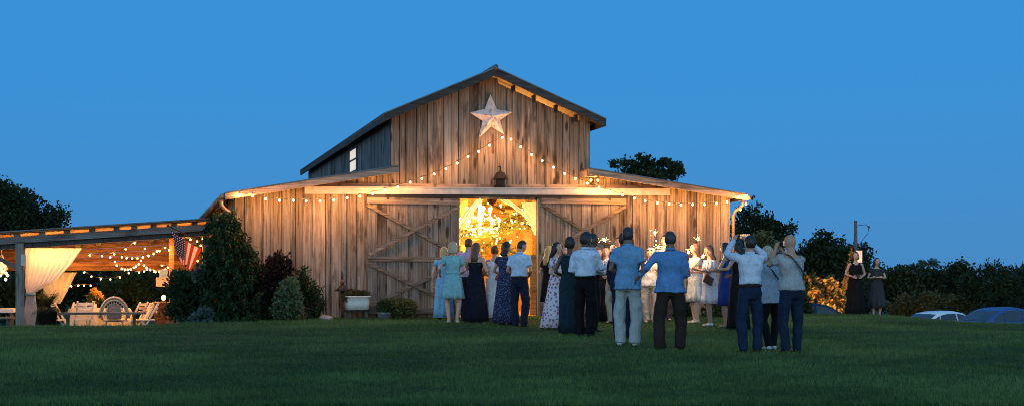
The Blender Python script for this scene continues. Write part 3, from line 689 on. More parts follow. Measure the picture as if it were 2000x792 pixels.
# ================================================================ barn
gr = ground_z(0, 30)
T0 = -0.6                                               # plane of the roof overhang
sL, sR = FP(458, 500).x, FP(1425, 500).x; gL, gR = FP(762, 300).x, FP(1152, 300).x
ridge = FP(968, 131, T0); uL = FP(750, 220, T0); uR = FP(1184, 231, T0)
wLi, wLo = FP(779, 322, T0), FP(440, 375, T0); wRi, wRo = FP(1150, 327, T0), FP(1460, 378, T0)
LEN = 14.0
barn = thing('barn', 'weathered board barn with gabled centre, two lower wings and open X-braced sliding doors', 'barn', BC, ROT)
def lb(mb, name, mat, smooth=False, parent=None):        # barn coordinates are already local
    return mb.build(name, mat, parent or barn, smooth, False)
def line(a, b, s): return a.z+(b.z-a.z)*(s-a.x)/(b.x-a.x)
def top_u(s): return line(uL, ridge, s) if s < ridge.x else line(ridge, uR, s)
def top_w(s): return line(wLo, wLi, s) if s < 0 else line(wRi, wRo, s)
dL, dR = FP(895, 450).x, FP(1048, 450).x; dT = FP(970, 389).z
ZB = -.25
def boards(mb, s0, s1, topf, t0=0., lo=ZB, wmin=.13, wmax=.30, cut=None):
    s = s0
    while s < s1-.02:
        w = min(random.uniform(wmin, wmax), s1-s)
        if s1-s-w < .08: w = s1-s
        if cut:
            for e in cut[:2]:
                if s < e-.03 < s+w: w = e-s
        b0 = lo
        if cut and cut[0]-.01 <= s and s+w <= cut[1]+.01: b0 = cut[2]
        d = t0-random.choice([.022, .022, .028, .034, .045]); g = random.uniform(.005, .014)
        a, b = s+g, s+w-g
        if b <= a: s += w; continue
        mb.hexa([(a, d, b0), (b, d, b0), (b, t0, b0), (a, t0, b0), (a, d, topf(a)), (b, d, topf(b)), (b, t0, topf(b)), (a, t0, topf(a))])
        if random.random() < .3:                          # a batten over some of the joints
            q = .028; mb.hexa([(b-q, d-.022, b0), (b+q, d-.022, b0), (b+q, d-.001, b0), (b-q, d-.001, b0), (b-q, d-.022, topf(b)-.02), (b+q, d-.022, topf(b)-.02), (b+q, d-.001, topf(b)-.02), (b-q, d-.001, topf(b)-.02)])
        s += w
def back_sheet(mb, s0, s1, topf, t, lo=ZB):
    mb.hexa([(s0, t, lo), (s1, t, lo), (s1, t+.03, lo), (s0, t+.03, lo), (s0, t, topf(s0)), (s1, t, topf(s1)), (s1, t+.03, topf(s1)), (s0, t+.03, topf(s0))])
# front: two wing walls and the gable
mb = MB(); boards(mb, sL, gL, lambda s: top_w(s)-.075); lb(mb, 'wing_wall', M['barn_wood'])
mb = MB(); boards(mb, gR, sR, lambda s: top_w(s)-.075); lb(mb, 'wing_wall', M['barn_wood'])
gap_a, gap_b = FP(970, 160).x, FP(1130, 230).x
def top_g(s): return top_u(s)-(.185 if gap_a < s < gap_b else .08)
mb = MB(); s = gL
for seg in ((gL, gap_a), (gap_a, gap_b), (gap_b, gR)):
    boards(mb, seg[0], seg[1], top_g, cut=(dL, dR, dT))
lb(mb, 'gable_wall', M['barn_wood'])
mb = MB()
for a, b, tf in ((sL, gL, lambda s: top_w(s)-.09), (gR, sR, lambda s: top_w(s)-.09), (gL, dL, lambda s: top_g(s)-.02), (dR, gR, lambda s: top_g(s)-.02)):
    if a == gL or a == dR:
        k = 14
        for i in range(k): back_sheet(mb, a+(b-a)*i/k, a+(b-a)*(i+1)/k, tf, .004)
    else: back_sheet(mb, a, b, tf, .004)
for i in range(10): back_sheet(mb, dL+(dR-dL)*i/10, dL+(dR-dL)*(i+1)/10, lambda s: top_g(s)-.02, .004, dT)
lb(mb, 'wall_lining', M['dark_wood'])
# blocks between the light gaps under the right-hand rake
mb = MB()
for px, py in ((1002, 165), (1042, 183), (1085, 203), (1124, 222)):
    s = FP(px, py).x; mb.box(s-.045, s+.045, -.04, .03, top_u(s)-.26, top_u(s)-.085)
lb(mb, 'roof_block', M['dark_wood'])
# side and rear walls
def side(mb, s, z1, outer, z0=ZB):
    t = .03
    while t < LEN-.01:
        w = min(random.uniform(.16, .28), LEN-t); q = random.choice([.02, .03])
        mb.box(s-(q if outer < 0 else 0), s+(q if outer > 0 else 0), t+.004, t+w-.004, z0, z1)
        t += w
    mb.box(s-.02*(outer > 0)+0, s+.02*(outer < 0), .035, LEN, z0, z1-.01)
mb = MB(); side(mb, sL, top_w(sL)-.1, -1); lb(mb, 'side_wall', M['barn_wood'])
mb = MB(); side(mb, sR, top_w(sR)-.1, 1); lb(mb, 'side_wall', M['barn_wood'])
zwl, zwr = top_w(gL), top_w(gR)
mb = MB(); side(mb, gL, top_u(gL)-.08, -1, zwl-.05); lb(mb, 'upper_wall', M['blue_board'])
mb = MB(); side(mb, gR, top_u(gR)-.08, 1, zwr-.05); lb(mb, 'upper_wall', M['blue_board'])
mb = MB(); boards(mb, sL, gL, lambda s: top_w(s)-.08, LEN+.03); boards(mb, gL, gR, lambda s: top_u(s)-.09, LEN+.03); boards(mb, gR, sR, lambda s: top_w(s)-.08, LEN+.03)
back_sheet(mb, sL, gL, lambda s: top_w(s)-.08, LEN+.031); back_sheet(mb, gR, sR, lambda s: top_w(s)-.08, LEN+.031)
back_sheet(mb, gL, ridge.x, lambda s: top_u(s)-.09, LEN+.031); back_sheet(mb, ridge.x, gR, lambda s: top_u(s)-.09, LEN+.031)
lb(mb, 'rear_wall', M['barn_wood'])
# roofs: slab + boarded soffit + fascia boards
def slope(a, b, th, name, mat, t0, t1, drop=0.):
    mb = MB(); mb.hexa([(a.x, t0, a.z-th-drop), (b.x, t0, b.z-th-drop), (b.x, t1, b.z-th-drop), (a.x, t1, a.z-th-drop), (a.x, t0, a.z-drop), (b.x, t0, b.z-drop), (b.x, t1, b.z-drop), (a.x, t1, a.z-drop)])
    return lb(mb, name, mat)
for a, b in ((uL, ridge), (ridge, uR), (wLo, wLi), (wRi, wRo)):
    slope(a, b, .03, 'roof', M['roof_metal'], T0-.02, LEN+.4)
    slope(a, b, .035, 'soffit', M['soffit'], T0+.045, LEN+.3, .034)
mb = MB(); mb.tube([(ridge.x, T0-.03, ridge.z+.0), (ridge.x, LEN+.4, ridge.z+.0)], .06, 8); lb(mb, 'ridge_cap', M['roof_metal'], True)
def fascia(a, b, h, mat):
    mb = MB(); mb.hexa([(a.x, T0, a.z-h), (b.x, T0, b.z-h), (b.x, T0+.04, b.z-h), (a.x, T0+.04, a.z-h), (a.x, T0, a.z-.032), (b.x, T0, b.z-.032), (b.x, T0+.04, b.z-.032), (a.x, T0+.04, a.z-.032)])
    return lb(mb, 'fascia', mat)
fascia(uL, ridge, .20, M['roof_trim']); fascia(ridge, uR, .20, M['roof_trim'])
fascia(wLo, wLi, .165, M['trim_x']); fascia(wRi, wRo, .165, M['trim_x'])
mb = MB()                                                # eave boards running back
for e, h in ((uL, .19), (uR, .19), (wLo, .15), (wRo, .15)):
    sg = 1 if e.x > 0 else -1
    mb.box(e.x-.04*(sg > 0), e.x+.04*(sg < 0), T0+.042, LEN+.35, e.z-h, e.z-.035)
lb(mb, 'eave_board', M['roof_trim'])
mb = MB()                                                # boxed corners where the wing rakes die into the gable
mb.box(wRi.x-.03, wRi.x+.25, T0+.042, -.05, wRi.z-.21, wRi.z-.07)
lb(mb, 'rake_end', M['trim_x'])
# gutters and downpipes
for e, cs, sg in ((wLo, sL, -1), (wRo, sR, 1)):
    mb = MB(); gx = e.x+sg*.06
    mb.tube([(gx, T0+.02, e.z-.09), (gx, LEN, e.z-.12)], .06, 8)
    p = [(gx, -.25, e.z-.13), (gx, -.25, e.z-.26), (lerp(gx, cs+sg*.08, .35), -.18, e.z-.34), (lerp(gx, cs+sg*.08, .8), -.10, e.z-.40), (cs+sg*.075, -.06, e.z-.52), (cs+sg*.075, -.06, .1)]
    mb.tube(p, .042, 8); lb(mb, 'gutter', M['gutter'], True)
# door track: board with metal face and dark slot under it
ra, rb = FP(595, 365, -.18), FP(1308, 369, -.18)
zr1 = (ra.z+rb.z)/2+.0
def rail_z(s): return ra.z+(rb.z-ra.z)*(s-ra.x)/(rb.x-ra.x)
def strip(mb, s0, s1, za, zb, t0, t1):
    mb.hexa([(s0, t0, rail_z(s0)+za), (s1, t0, rail_z(s1)+za), (s1, t1, rail_z(s1)+za), (s0, t1, rail_z(s0)+za), (s0, t0, rail_z(s0)+zb), (s1, t0, rail_z(s1)+zb), (s1, t1, rail_z(s1)+zb), (s0, t1, rail_z(s0)+zb)])
mb = MB(); strip(mb, ra.x, rb.x, -.155, -.01, -.19, -.17); strip(mb, ra.x, rb.x, -.008, .012, -.21, -.05); lb(mb, 'door_track', M['rail_metal'])
mb = MB(); strip(mb, ra.x, rb.x, -.03, .10, -.048, -.046+.02); lb(mb, 'track_header', M['trim_x'])
mb = MB(); strip(mb, FP(716, 380).x, FP(1222, 380).x, -.22, -.06, -.17, -.14); lb(mb, 'track_rail', M['iron'])
# sliding doors
def door(pxl, pxr, mirror):
    t = -.11; a, b = FP(pxl, 450, t).x, FP(pxr, 450, t).x; zt = FP((pxl+pxr)/2, 386, t).z; zb = FP((pxl+pxr)/2, 612, t).z
    mb = MB(); s = a
    while s < b-.01:
        w = min(random.uniform(.2, .3), b-s)
        if b-s-w < .1: w = b-s
        mb.box(s+.005, s+w-.005, t, t+.03+random.random()*.006, zb, zt-.01); s += w
    mb.box(a+.02, b-.02, t+.037, t+.05, zb, zt-.02)
    o = lb(mb, 'barn_door', M['door_wood'])
    zm = FP(pxl+40, 505, t).z; q = t-.005
    def plank(p, e, w, th=.04, off=0.):
        m = MB(); m.beam((p[0], q-th/2-off, p[1]), (e[0], q-th/2-off, e[1]), th, w, up=(0, 0, 1)); m.build('brace', M['brace_wood'], o, False, False)
    plank((a, zt-.08), (b, zt-.08), .15); plank((a+.02, zm), (b-.02, zm), .11)
    plank((a+.04, zb+.07), (b-.04, zb+.07), .12)
    plank((a+.02, zt-.19), (b-.03, zm+.1), .072, .035); plank((a+.04, zm+.1), (b-.02, zt-.19), .072, .035, .036)
    plank((a+.02, zm-.1), (b-.03, zb+.17), .072, .035, .036); plank((a+.04, zb+.17), (b-.02, zm-.1), .072, .035)
    for k in (.22, .8):
        m = MB(); s = lerp(a, b, k); m.box(s-.025, s+.025, q-.055, q-.045, zt-.05, zt+.12); m.tube([(s, q-.03, zt+.11), (s, q+.02, zt+.11)], .045, 10)
        m.build('hanger', M['iron'], o, False, False)
    s = b-.12 if not mirror else a+.12
    m = MB(); m.tube([(s, q-.01, 1.0), (s, q-.06, 1.03), (s, q-.06, 1.22), (s, q-.01, 1.25)], .012, 6); m.build('handle', M['iron'], o, True, False)
door(716, 897, False); door(1056, 1222, True)
mb = MB(); mb.box(dR-.0, dR+.14, -.10, -.05, ZB, dT+.12); mb.box(dL-.06, dL+.0, -.06, .05, ZB, dT); lb(mb, 'door_post', M['door_wood'])
# window in the upper side wall, lit from inside
wa, wb = SP(687, 330, gL), SP(700, 330, gL); z0, z1 = SP(693, 333, gL).z, SP(693, 293, gL).z
mb = MB(); ta, tb = sorted((wa.y, wb.y)); mb.box(gL-.05, gL-.032, ta, tb, z0, z1); wo = lb(mb, 'window', emit('window_glow', (1, .80, .60), .62))
mb = MB(); mb.box(gL-.07, gL-.031, ta-.06, ta, z0-.05, z1+.05); mb.box(gL-.07, gL-.031, tb, tb+.06, z0-.05, z1+.05); mb.box(gL-.07, gL-.031, ta, tb, z1, z1+.05); mb.box(gL-.07, gL-.031, ta, tb, (z0+z1)/2-.02, (z0+z1)/2+.02)
mb.build('frame', M['dark_wood'], wo, False, False)
# interior: floor, ceiling joists, rear partition, posts and braces
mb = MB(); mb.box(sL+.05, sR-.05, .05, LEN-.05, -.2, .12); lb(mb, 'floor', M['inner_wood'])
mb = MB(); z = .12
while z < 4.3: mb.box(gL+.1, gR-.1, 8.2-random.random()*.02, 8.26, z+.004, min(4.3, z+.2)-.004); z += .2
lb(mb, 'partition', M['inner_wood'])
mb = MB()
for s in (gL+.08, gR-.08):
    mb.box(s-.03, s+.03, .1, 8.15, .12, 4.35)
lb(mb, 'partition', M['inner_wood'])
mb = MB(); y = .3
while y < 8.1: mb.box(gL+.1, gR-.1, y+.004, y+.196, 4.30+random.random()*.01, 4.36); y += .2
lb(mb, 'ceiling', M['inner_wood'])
def beampx(p, q, t, w, h, name='beam'):
    m = MB(); a, b = FP(p[0], p[1], t), FP(q[0], q[1], t); m.beam(a, b, w, h); lb(m, name, M['inner_beam'])
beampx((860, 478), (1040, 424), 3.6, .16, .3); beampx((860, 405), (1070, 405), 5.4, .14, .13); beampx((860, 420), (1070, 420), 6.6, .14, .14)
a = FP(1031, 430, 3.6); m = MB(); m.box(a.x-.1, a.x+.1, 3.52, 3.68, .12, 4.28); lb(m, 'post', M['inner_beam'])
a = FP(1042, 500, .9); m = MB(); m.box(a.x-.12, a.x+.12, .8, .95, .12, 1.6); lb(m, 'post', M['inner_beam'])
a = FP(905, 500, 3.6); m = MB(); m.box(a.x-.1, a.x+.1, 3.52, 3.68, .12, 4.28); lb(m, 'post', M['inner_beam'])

# ---------------------------------------------------------------- barn star, lanterns
c = FP(959, 228, -.1); ow = BM @ c
star = thing('barn_star', 'large whitewashed metal star hung high on the barn gable', 'star', ow, ROT)
tips = [FP(958, 184, -.1), FP(1001, 219, -.1), FP(985, 263, -.1), FP(934, 271, -.1), FP(917, 220, -.1)]
inn = []
for i in range(5):
    p, q = tips[i]-c, tips[(i+1) % 5]-c; inn.append(c+(p+q).normalized()*.235)
for i in range(5):
    mb = MB(); tp = tips[i]; l, r_ = inn[i-1], inn[i]; f = c+Vector((0, -.13, 0)); bk = Vector((0, .035, 0))
    mb.add([BM@x for x in (f, l, tp, r_)], [(0, 1, 2), (0, 2, 3)], 0)
    mb.add([BM@x for x in (l, tp, r_, l+bk, tp+bk, r_+bk)], [(0, 3, 4, 1), (1, 4, 5, 2)], 1)
    t = None
    if i == 0:
        t = NT('star_tin'); n = t.noise(t.obj((9, 9, 9)), 1., 6., .7); n2 = t.noise(t.obj((40, 40, 40)), 1., 3.)
        t.set('Base Color', t.mix(t.ramp(n2, [(.52, 0.), (.68, .7)]), t.ramp(n, [(.36, (.34, .2, .15)), (.46, (.66, .56, .52)), (.7, (.78, .71, .68))]), (.3, .16, .1))); t.set('Roughness', .6); M['star'] = t.m
    mb.build('star_point', [M['star'], M['rust']], star)
mb = MB(); a, b = FP(963, 262, -.03), FP(963, 300, -.03); mb.beam(BM@a, BM@b, .035, .03); mb.build('bracket', M['rust'], star)
# bell-shaped lantern over the door
a = FP(975, 346, -.12)
bell = thing('bell', 'dark cast iron bell on a bracket above the barn doorway', 'bell', BM@a, ROT)
mb = MB(); prof = [(.0, .165), (.02, .16), (.035, .12), (.10, .10), (.13, .03), (.155, -.02), (.19, -.045), (.20, -.06)]
mb.loft([[Vector((r*math.cos(k*math.pi/8), r*math.sin(k*math.pi/8)-.1, z)) for k in range(16)] for r, z in prof]); mb.build('bell_cup', M['iron'], bell, True, False)
mb = MB(); mb.box(-.09, .09, -.17, -.03, -.2, -.062); mb.box(-.13, .13, -.05, .02, -.24, -.2); mb.build('bracket', M['iron'], bell, False, False)
mb = MB(); mb.tube([(0, -.1, .16), (0, -.1, .25), (0, .06, .25)], .016, 6); mb.build('hook', M['iron'], bell, False, False)
mb = MB(); mb.ell((0, -.1, -.08), .03, .03, .04); mb.build('clapper', M['iron'], bell, True, False)
# coach lantern under the right wing's rake
a = FP(1161, 352, -.30)
lan = thing('wall_lantern', 'black iron lantern with two lit lamps under the right wing eave', 'lantern', BM@a, ROT)
mb = MB(); mb.tube([(0, .1, .13), (0, 0, .13), (0, 0, .06)], .012, 6); mb.box(-.13, .13, -.04, .04, .045, .06); mb.box(-.02, .02, -.02, .02, -.06, .045); mb.loft([[Vector((r*math.cos(k*math.pi/6), r*math.sin(k*math.pi/6), z)) for k in range(12)] for r, z in ((.02, -.13), (.08, -.11), (.1, -.07), (.03, -.05))])
mb.box(-.06, .06, .1, .13, .05, .2); mb.build('bracket', M['iron'], lan, False, False)
for sx in (-.09, .09):
    mb = MB(); mb.ell((sx, 0, .0), .03, .03, .036); mb.build('lamp_glass', M['bulb_soft'], lan, True, False)
point_light(BM@(a+Vector((0, -.16, -.05))), 4)
# heart hung inside the doorway top
a = FP(961, 393, .25); hp = thing('heart_ornament', 'small dark heart ornament hung at the top of the doorway', 'ornament', BM@a, ROT)
mb = MB(); pts = []
for k in range(28):
    u = 2*math.pi*k/28; pts.append((.0075*16*math.sin(u)**3, .0075*(13*math.cos(u)-5*math.cos(2*u)-2*math.cos(3*u)-math.cos(4*u))))
mb.loft([[Vector((x*q, y, z*q)) for x, z in pts] for q, y in ((.6, -.04), (1, -.015), (1, .015), (.6, .04))]); mb.build('heart', M['rust'], hp, True, False)
mb = MB(); mb.tube([(0, 0, .05), (0, 0, dT-a.z+.1)], .006, 5); mb.build('hook', M['iron'], hp, False, False)

# ---------------------------------------------------------------- string lights
proto = {}
def bulb_at(p, parent, mat, rad=.025):
    key = (mat, rad)
    Mi = TM[parent.name].inverted()
    if key not in proto:
        mb = MB(); mb.ell((0, 0, -.01), rad, rad, rad*1.15, 10, 7)
        mb.tube([(0, 0, rad*.9), (0, 0, rad*1.9)], rad*.45, 6, 1)
        me = mb.mesh('bulb'); me.materials.append(M[mat]); me.materials.append(M['socket']); me.polygons.foreach_set('use_smooth', [True]*len(me.polygons)); proto[key] = me
    o = bpy.data.objects.new('bulb', proto[key]); COL.objects.link(o); o.parent = parent; o.location = Mi @ p
def string(label, pts, mat='bulb', rad=.025, group=None, light=0., every=1, off=Vector((0, -.07, -.08)), sag=.03, wire=True, cat='string lights'):
    t = thing('string_lights', label, cat, pts[0], 0, group)
    if wire:
        mb = MB(); path = []
        for i, p in enumerate(pts):
            up = p+Vector((0, 0, rad*1.9)); path.append(up)
            if i+1 < len(pts): path.append(up.lerp(pts[i+1]+Vector((0, 0, rad*1.9)), .5)-Vector((0, 0, sag)))
        mb.tube(path, .006, 5); mb.build('wire', M['socket'], t)
    for i, p in enumerate(pts):
        bulb_at(p, t, mat, rad)
        if light and i % every == 0: point_light(p+off, light if not callable(light) else light((BI @ p).x))
    return t
def ts(px): return -.36-.26*max(sstep(780, 620, px) if px < 900 else 0, sstep(1150, 1310, px))
left = [(468,379),(493,381),(519,387),(546,390),(573,390),(598,391),(625,391),(652,389),(678,385),(703,382),(728,377),(752,370),(777,364),(801,355),(824,348),(848,339),(871,329),(893,318),(914,305),(935,295),(956,283),(981,268)]
right = [(998,271),(1017,286),(1038,301),(1059,313),(1081,326),(1103,338),(1124,348),(1147,357),(1170,365),(1192,374),(1216,380),(1239,386),(1260,391),(1284,395),(1307,397),(1330,399),(1353,398),(1376,398),(1399,396),(1420,393),(1441,384),(1458,381),(1457,397),(1446,408)]
string('warm bulb string rising from the left eave to the barn star', [FW(x, y, ts(x)) for x, y in left], light=lambda s: 2.7 if s < gL else 1.15, group='bulb strings across the barn front')
string('warm bulb string falling from the barn star to the right eave', [FW(x, y, ts(x)) for x, y in right], light=lambda s: 3.0 if s > gR else 1.15, group='bulb strings across the barn front')
point_light(FW(986, 266, -.55), 1.2)
# ================================================================ inside the barn
a = FP(937, 432, 2.6); ch = thing('chandelier', 'large glowing tiered crystal chandelier inside the barn doorway', 'chandelier', BM@a, ROT)
mb = MB(); mb.tube([(0, 0, .5), (0, 0, 1.6)], .012, 6); mb.loft([[Vector((r*math.cos(k*math.pi/6), r*math.sin(k*math.pi/6), z)) for k in range(12)] for r, z in ((.02, -.35), (.06, -.25), (.03, -.1), (.08, .1), (.03, .3), (.05, .45), (.01, .5))])
mb.build('stem', M['white_paint'], ch, True, False)
for n, rr, z in ((10, .52, -.12), (7, .30, .16)):
    for k in range(n):
        u = 2*math.pi*(k+.3*(n == 7))/n; d = Vector((math.cos(u), math.sin(u), 0))
        mb = MB(); mb.tube([d*.04+Vector((0, 0, z-.02)), d*rr*.55+Vector((0, 0, z-.1)), d*rr+Vector((0, 0, z-.02)), d*rr+Vector((0, 0, z+.03))], .012, 6); mb.tube([d*rr+Vector((0, 0, z+.03)), d*rr+Vector((0, 0, z+.12))], .018, 6)
        arm = mb.build('arm', M['white_paint'], ch, True, False)
        mb = MB(); mb.ell(d*rr+Vector((0, 0, z+.16)), .045, .045, .06); mb.build('candle_bulb', M['candle'], arm, True, False)
mb = MB()
for k in range(70):
    u = random.random()*6.28; q = .12+.42*random.random(); mb.ell((q*math.cos(u), q*math.sin(u), -.36+.62*random.random()-.15*q), .012, .012, .02, 6, 4)
o = mb.build('crystal_drops', M['candle'], ch, False, False); o['kind'] = 'stuff'  # drops emit light themselves, imitating sparkle caught in the crystal
for k in range(5):
    u = k*1.257; point_light(BM@(a+Vector((.32*math.cos(u), .32*math.sin(u), .33))), 11, (1, .56, .17), .08)
point_light(BM@(a+Vector((0, 0, -.5))), 16, (1, .56, .17), .15)
for s, t, z in ((gL+1, 6.6, 3.2), (gR-1, 6.6, 3.2), (0.3, 5.0, 1.7), (gR-1.2, 2.2, 2.0), (-1.2, 7.2, 1.8), (1.2, 7.2, 2.4), (0, 4.6, 3.4)):
    point_light(BM@Vector((s, t, z)), 28, (1, .55, .15), .15)  # fill lights without fixtures, added to brighten the interior wood
for s in (-.8, .5, 1.4): point_light(BM@Vector((s, .9, 4.75)), 16, (1, .62, .2), .15)     # loft lamps behind the gable gaps
point_light(BM@Vector((.15, .9, 2.35)), 40, (1, .52, .14), .2)  # added fill with no lamp of its own, spills warmth through the doorway
point_light(BM@(FP(1041, 490, 1.4)), 10, (1, .6, .2), .1)
# swags of white cloth
def cloth(name, label, cat, A, B, n=20, m=10, mat='curtain', sag=0., fold=.03, folds=5, group=None, smooth=True):
    """ruled sheet from polyline A to polyline B (world points), gathered in folds and given some thickness"""
    t = thing(name, label, cat, A[0], 0, group)
    def at_(P, u):
        u *= len(P)-1; i = min(int(u), len(P)-2); return Vector(P[i]).lerp(Vector(P[i+1]), u-i)
    mb = MB(); vs = []
    for i in range(n+1):
        p, q = at_(A, i/n), at_(B, i/n); nn = Vector((-.29*0, -1, 0))
        for j in range(m+1):
            v = j/m; x = p.lerp(q, v); x = x+nn*fold*math.sin(2*math.pi*folds*v+1.3*math.sin(5*i/n))-Vector((0, 0, sag*math.sin(math.pi*i/n)))
            vs.append(x)
    fs = [(i*(m+1)+j, i*(m+1)+j+1, (i+1)*(m+1)+j+1, (i+1)*(m+1)+j) for i in range(n) for j in range(m)]
    mb.add(vs, fs); o = mb.build('drape', M[mat], t, smooth)
    return t
cloth('curtain', 'white cloth swag across the doorway top right corner', 'curtain', [FW(974, 389, .5), FW(1000, 404, .5), FW(1020, 420, .55), FW(1047, 452, .6)], [FW(992, 389, .5), FW(1018, 407, .5), FW(1034, 420, .55), FW(1050, 440, .6)], fold=.02, folds=3)
cloth('curtain', 'white curtain panel hanging inside the right door post', 'curtain', [FW(1018, 396, .9), FW(1030, 425, .9), FW(1043, 458, .9)], [FW(1052, 394, .9), FW(1052, 425, .9), FW(1052, 458, .9)], fold=.025, folds=4)
cloth('curtain', 'white cloth swag across the doorway top left corner', 'curtain', [FW(930, 389, .5), FW(915, 405, .5), FW(896, 432, .55)], [FW(944, 389, .5), FW(928, 410, .5), FW(896, 447, .55)], fold=.02, folds=3)
# garlands with fairy lights
def garland(label, pts, t, n, nb, spread=.13):
    P = [FW(x, y, t) for x, y in pts]; g = thing('garland', label, 'garland', P[0], 0, 'leafy garlands inside the barn')
    def along(u):
        u *= len(P)-1; i = min(int(u), len(P)-2); return P[i].lerp(P[i+1], u-i)
    mb = MB(); mb.tube([along(k/12) for k in range(13)], .02, 5); mb.build('vine', M['trunk'], g)
    leaves('foliage', [(along(k/14), (spread, spread, spread)) for k in range(15)], int(n*.45), .10, M['leaf_garland'], g, .6)
    for k in range(int(nb*.6)):
        p = along(random.random())+Vector((random.gauss(0, spread), -abs(random.gauss(0, spread))-.06, random.gauss(0, spread*1.1)))
        bulb_at(p, g, 'candle', random.choice([.016, .02, .028]))
garland('lit leafy garland along the sloping beam in the barn', [(896, 462), (930, 450), (975, 440), (1000, 428), (1020, 415), (1040, 402)], 3.3, 700, 34)
garland('lit leafy garland hanging below the sloping beam', [(960, 462), (985, 448), (1005, 440), (1020, 436), (1044, 446)], 3.1, 420, 26)
garland('lit leafy garland high on the left behind the chandelier', [(896, 446), (903, 420), (925, 402), (960, 398), (985, 412)], 4.6, 420, 26)
garland('lit leafy garland looping low behind the guests in the doorway', [(930, 520), (945, 480), (975, 470), (1000, 492), (1030, 505)], 4.2, 500, 40, .18)

# ================================================================ pavilion
TP = 4.3
pav = thing('pavilion', 'open timber pavilion with low sloping roof beside the barn', 'pavilion', FW(40, 640, TP), ROT)
def PW(px, py, t=0.): return FW(px, py, TP+t)
def pl(px, py, t=0.): return FP(px, py, TP+t)
fa, fb = pl(-220, 478), pl(409, 437)                       # top of the front fascia
def fz(s): return fa.z+(fb.z-fa.z)*(s-fa.x)/(fb.x-fa.x)
fx0, fx1 = fa.x, min(fb.x, sL-.02)
DP = 6.5; FALL = -.20                                       # depth and fall of the roof to the back
def quadbox(mb, s0, s1, t0, t1, lo, hi, d0=0., d1=0.):
    mb.hexa([BM@Vector(p) for p in [(s0, t0, fz(s0)+lo+d0), (s1, t0, fz(s1)+lo+d0), (s1, t1, fz(s1)+lo+d1), (s0, t1, fz(s0)+lo+d1), (s0, t0, fz(s0)+hi+d0), (s1, t0, fz(s1)+hi+d0), (s1, t1, fz(s1)+hi+d1), (s0, t1, fz(s0)+hi+d1)]])
mb = MB(); quadbox(mb, fx0, fx1, TP-.28, TP+DP+.3, .115, .145, 0, FALL); mb.build('roof', M['roof_metal'], pav)
mb = MB(); n = 30
for k in range(n):
    t0, t1 = TP-.2+(DP+.3)*k/n, TP-.2+(DP+.3)*(k+1)/n
    quadbox(mb, fx0+.01, fx1-.01, t0+.003, t1-.003, .085, .112, FALL*k/n, FALL*(k+1)/n)
mb.build('ceiling', M['pav_ceiling'], pav)
mb = MB(); quadbox(mb, fx0, fx1, TP-.05, TP, -.165, .0); mb.build('fascia', M['pav_trim'], pav)
for px in (-60, 33, 82, 131, 180, 228, 262, 300, 340, 380):
    s = pl(px, 455).x; mb = MB(); quadbox(mb, s-.07, s+.07, TP-.04, TP+DP, .004, .083, 0, FALL); mb.build('rafter', M['pav_post'], pav)
mb = MB(); quadbox(mb, fx0, fx1, TP+.05, TP+.2, -.29, -.02); mb.build('beam', M['dark_wood'], pav)
zc = pl(250, 529, DP).z
mb = MB()
for k in range(6):
    def hz(s, u): return lerp(zc+.02, fz(s)+FALL+.082, u)
    u0, u1 = k/6+.004, (k+1)/6-.004; q = .012*(k % 2)
    mb.hexa([BM@Vector(p) for p in [(s, t, hz(s, u)) for u in (u0, u1) for s, t in ((fx0, TP+DP-.05-q), (fx1, TP+DP-.05-q), (fx1, TP+DP), (fx0, TP+DP))]])
mb.build('rear_header', M['pav_ceiling'], pav)
def post(px, t, w=.2, mat='pav_post'):
    a = pl(px, 560, t); g = -.75; mb = MB()
    mb.hexa([BM@Vector((a.x+i*w/2, a.y+j*w/2, z)) for z in (g, fz(a.x)-.02+FALL*t/DP) for i, j in ((-1, -1), (1, -1), (1, 1), (-1, 1))]); mb.build('post', M[mat], pav)
post(39, .06, .19); post(335, 2.6, .13, 'pav_ceiling'); post(402, .35, .16); post(-190, .06, .19); post(90, DP-.1, .16); post(-120, DP-.1, .16); post(398, DP-.1, .16)
mb = MB(); mb.beam(PW(33, 522, .06), PW(-18, 496, .06), .07, .1); mb.build('brace', M['pav_post'], pav)
a = pl(46, 507, -.06); mb = MB(); mb.hexa([BM@(a+Vector((x, y, z))) for z in (-.14, .14) for x, y in ((-.06, -.04), (.06, -.04), (.06, .03), (-.06, .03))]); mb.build('switch_box', M['wicker'], pav)
# leafy vine + fairy lights wall beside barn
fl = [PW(x, y, 1.2) for x, y in ((385,470),(392,478),(388,490),(396,500),(386,508),(394,520),(390,535),(399,545),(396,465),(400,488))]
vine = thing('climbing_vine', 'lit leafy vine climbing the pavilion end beside the flag', 'vine', PW(392, 560, 1.3), ROT)
leaves('foliage', [(PW(392, y, 1.35), (.14, .05, .2)) for y in (465, 480, 495, 510, 525, 545)], 420, .1, M['leaf_olive'], vine, .6)
for p in fl: bulb_at(p, vine, 'bulb_soft', .026)
point_light(PW(391, 500, .8), 5)
mb = MB(); a, b = pl(383, 555, 1.5), pl(408, 455, 1.5); mb.hexa([BM@Vector((s, t, z)) for z in (-.6, b.z) for s, t in ((a.x, TP+1.5), (sL-.05, TP+1.5), (sL-.05, TP+1.54), (a.x, TP+1.54))]); mb.build('end_wall', M['pav_ceiling'], pav)
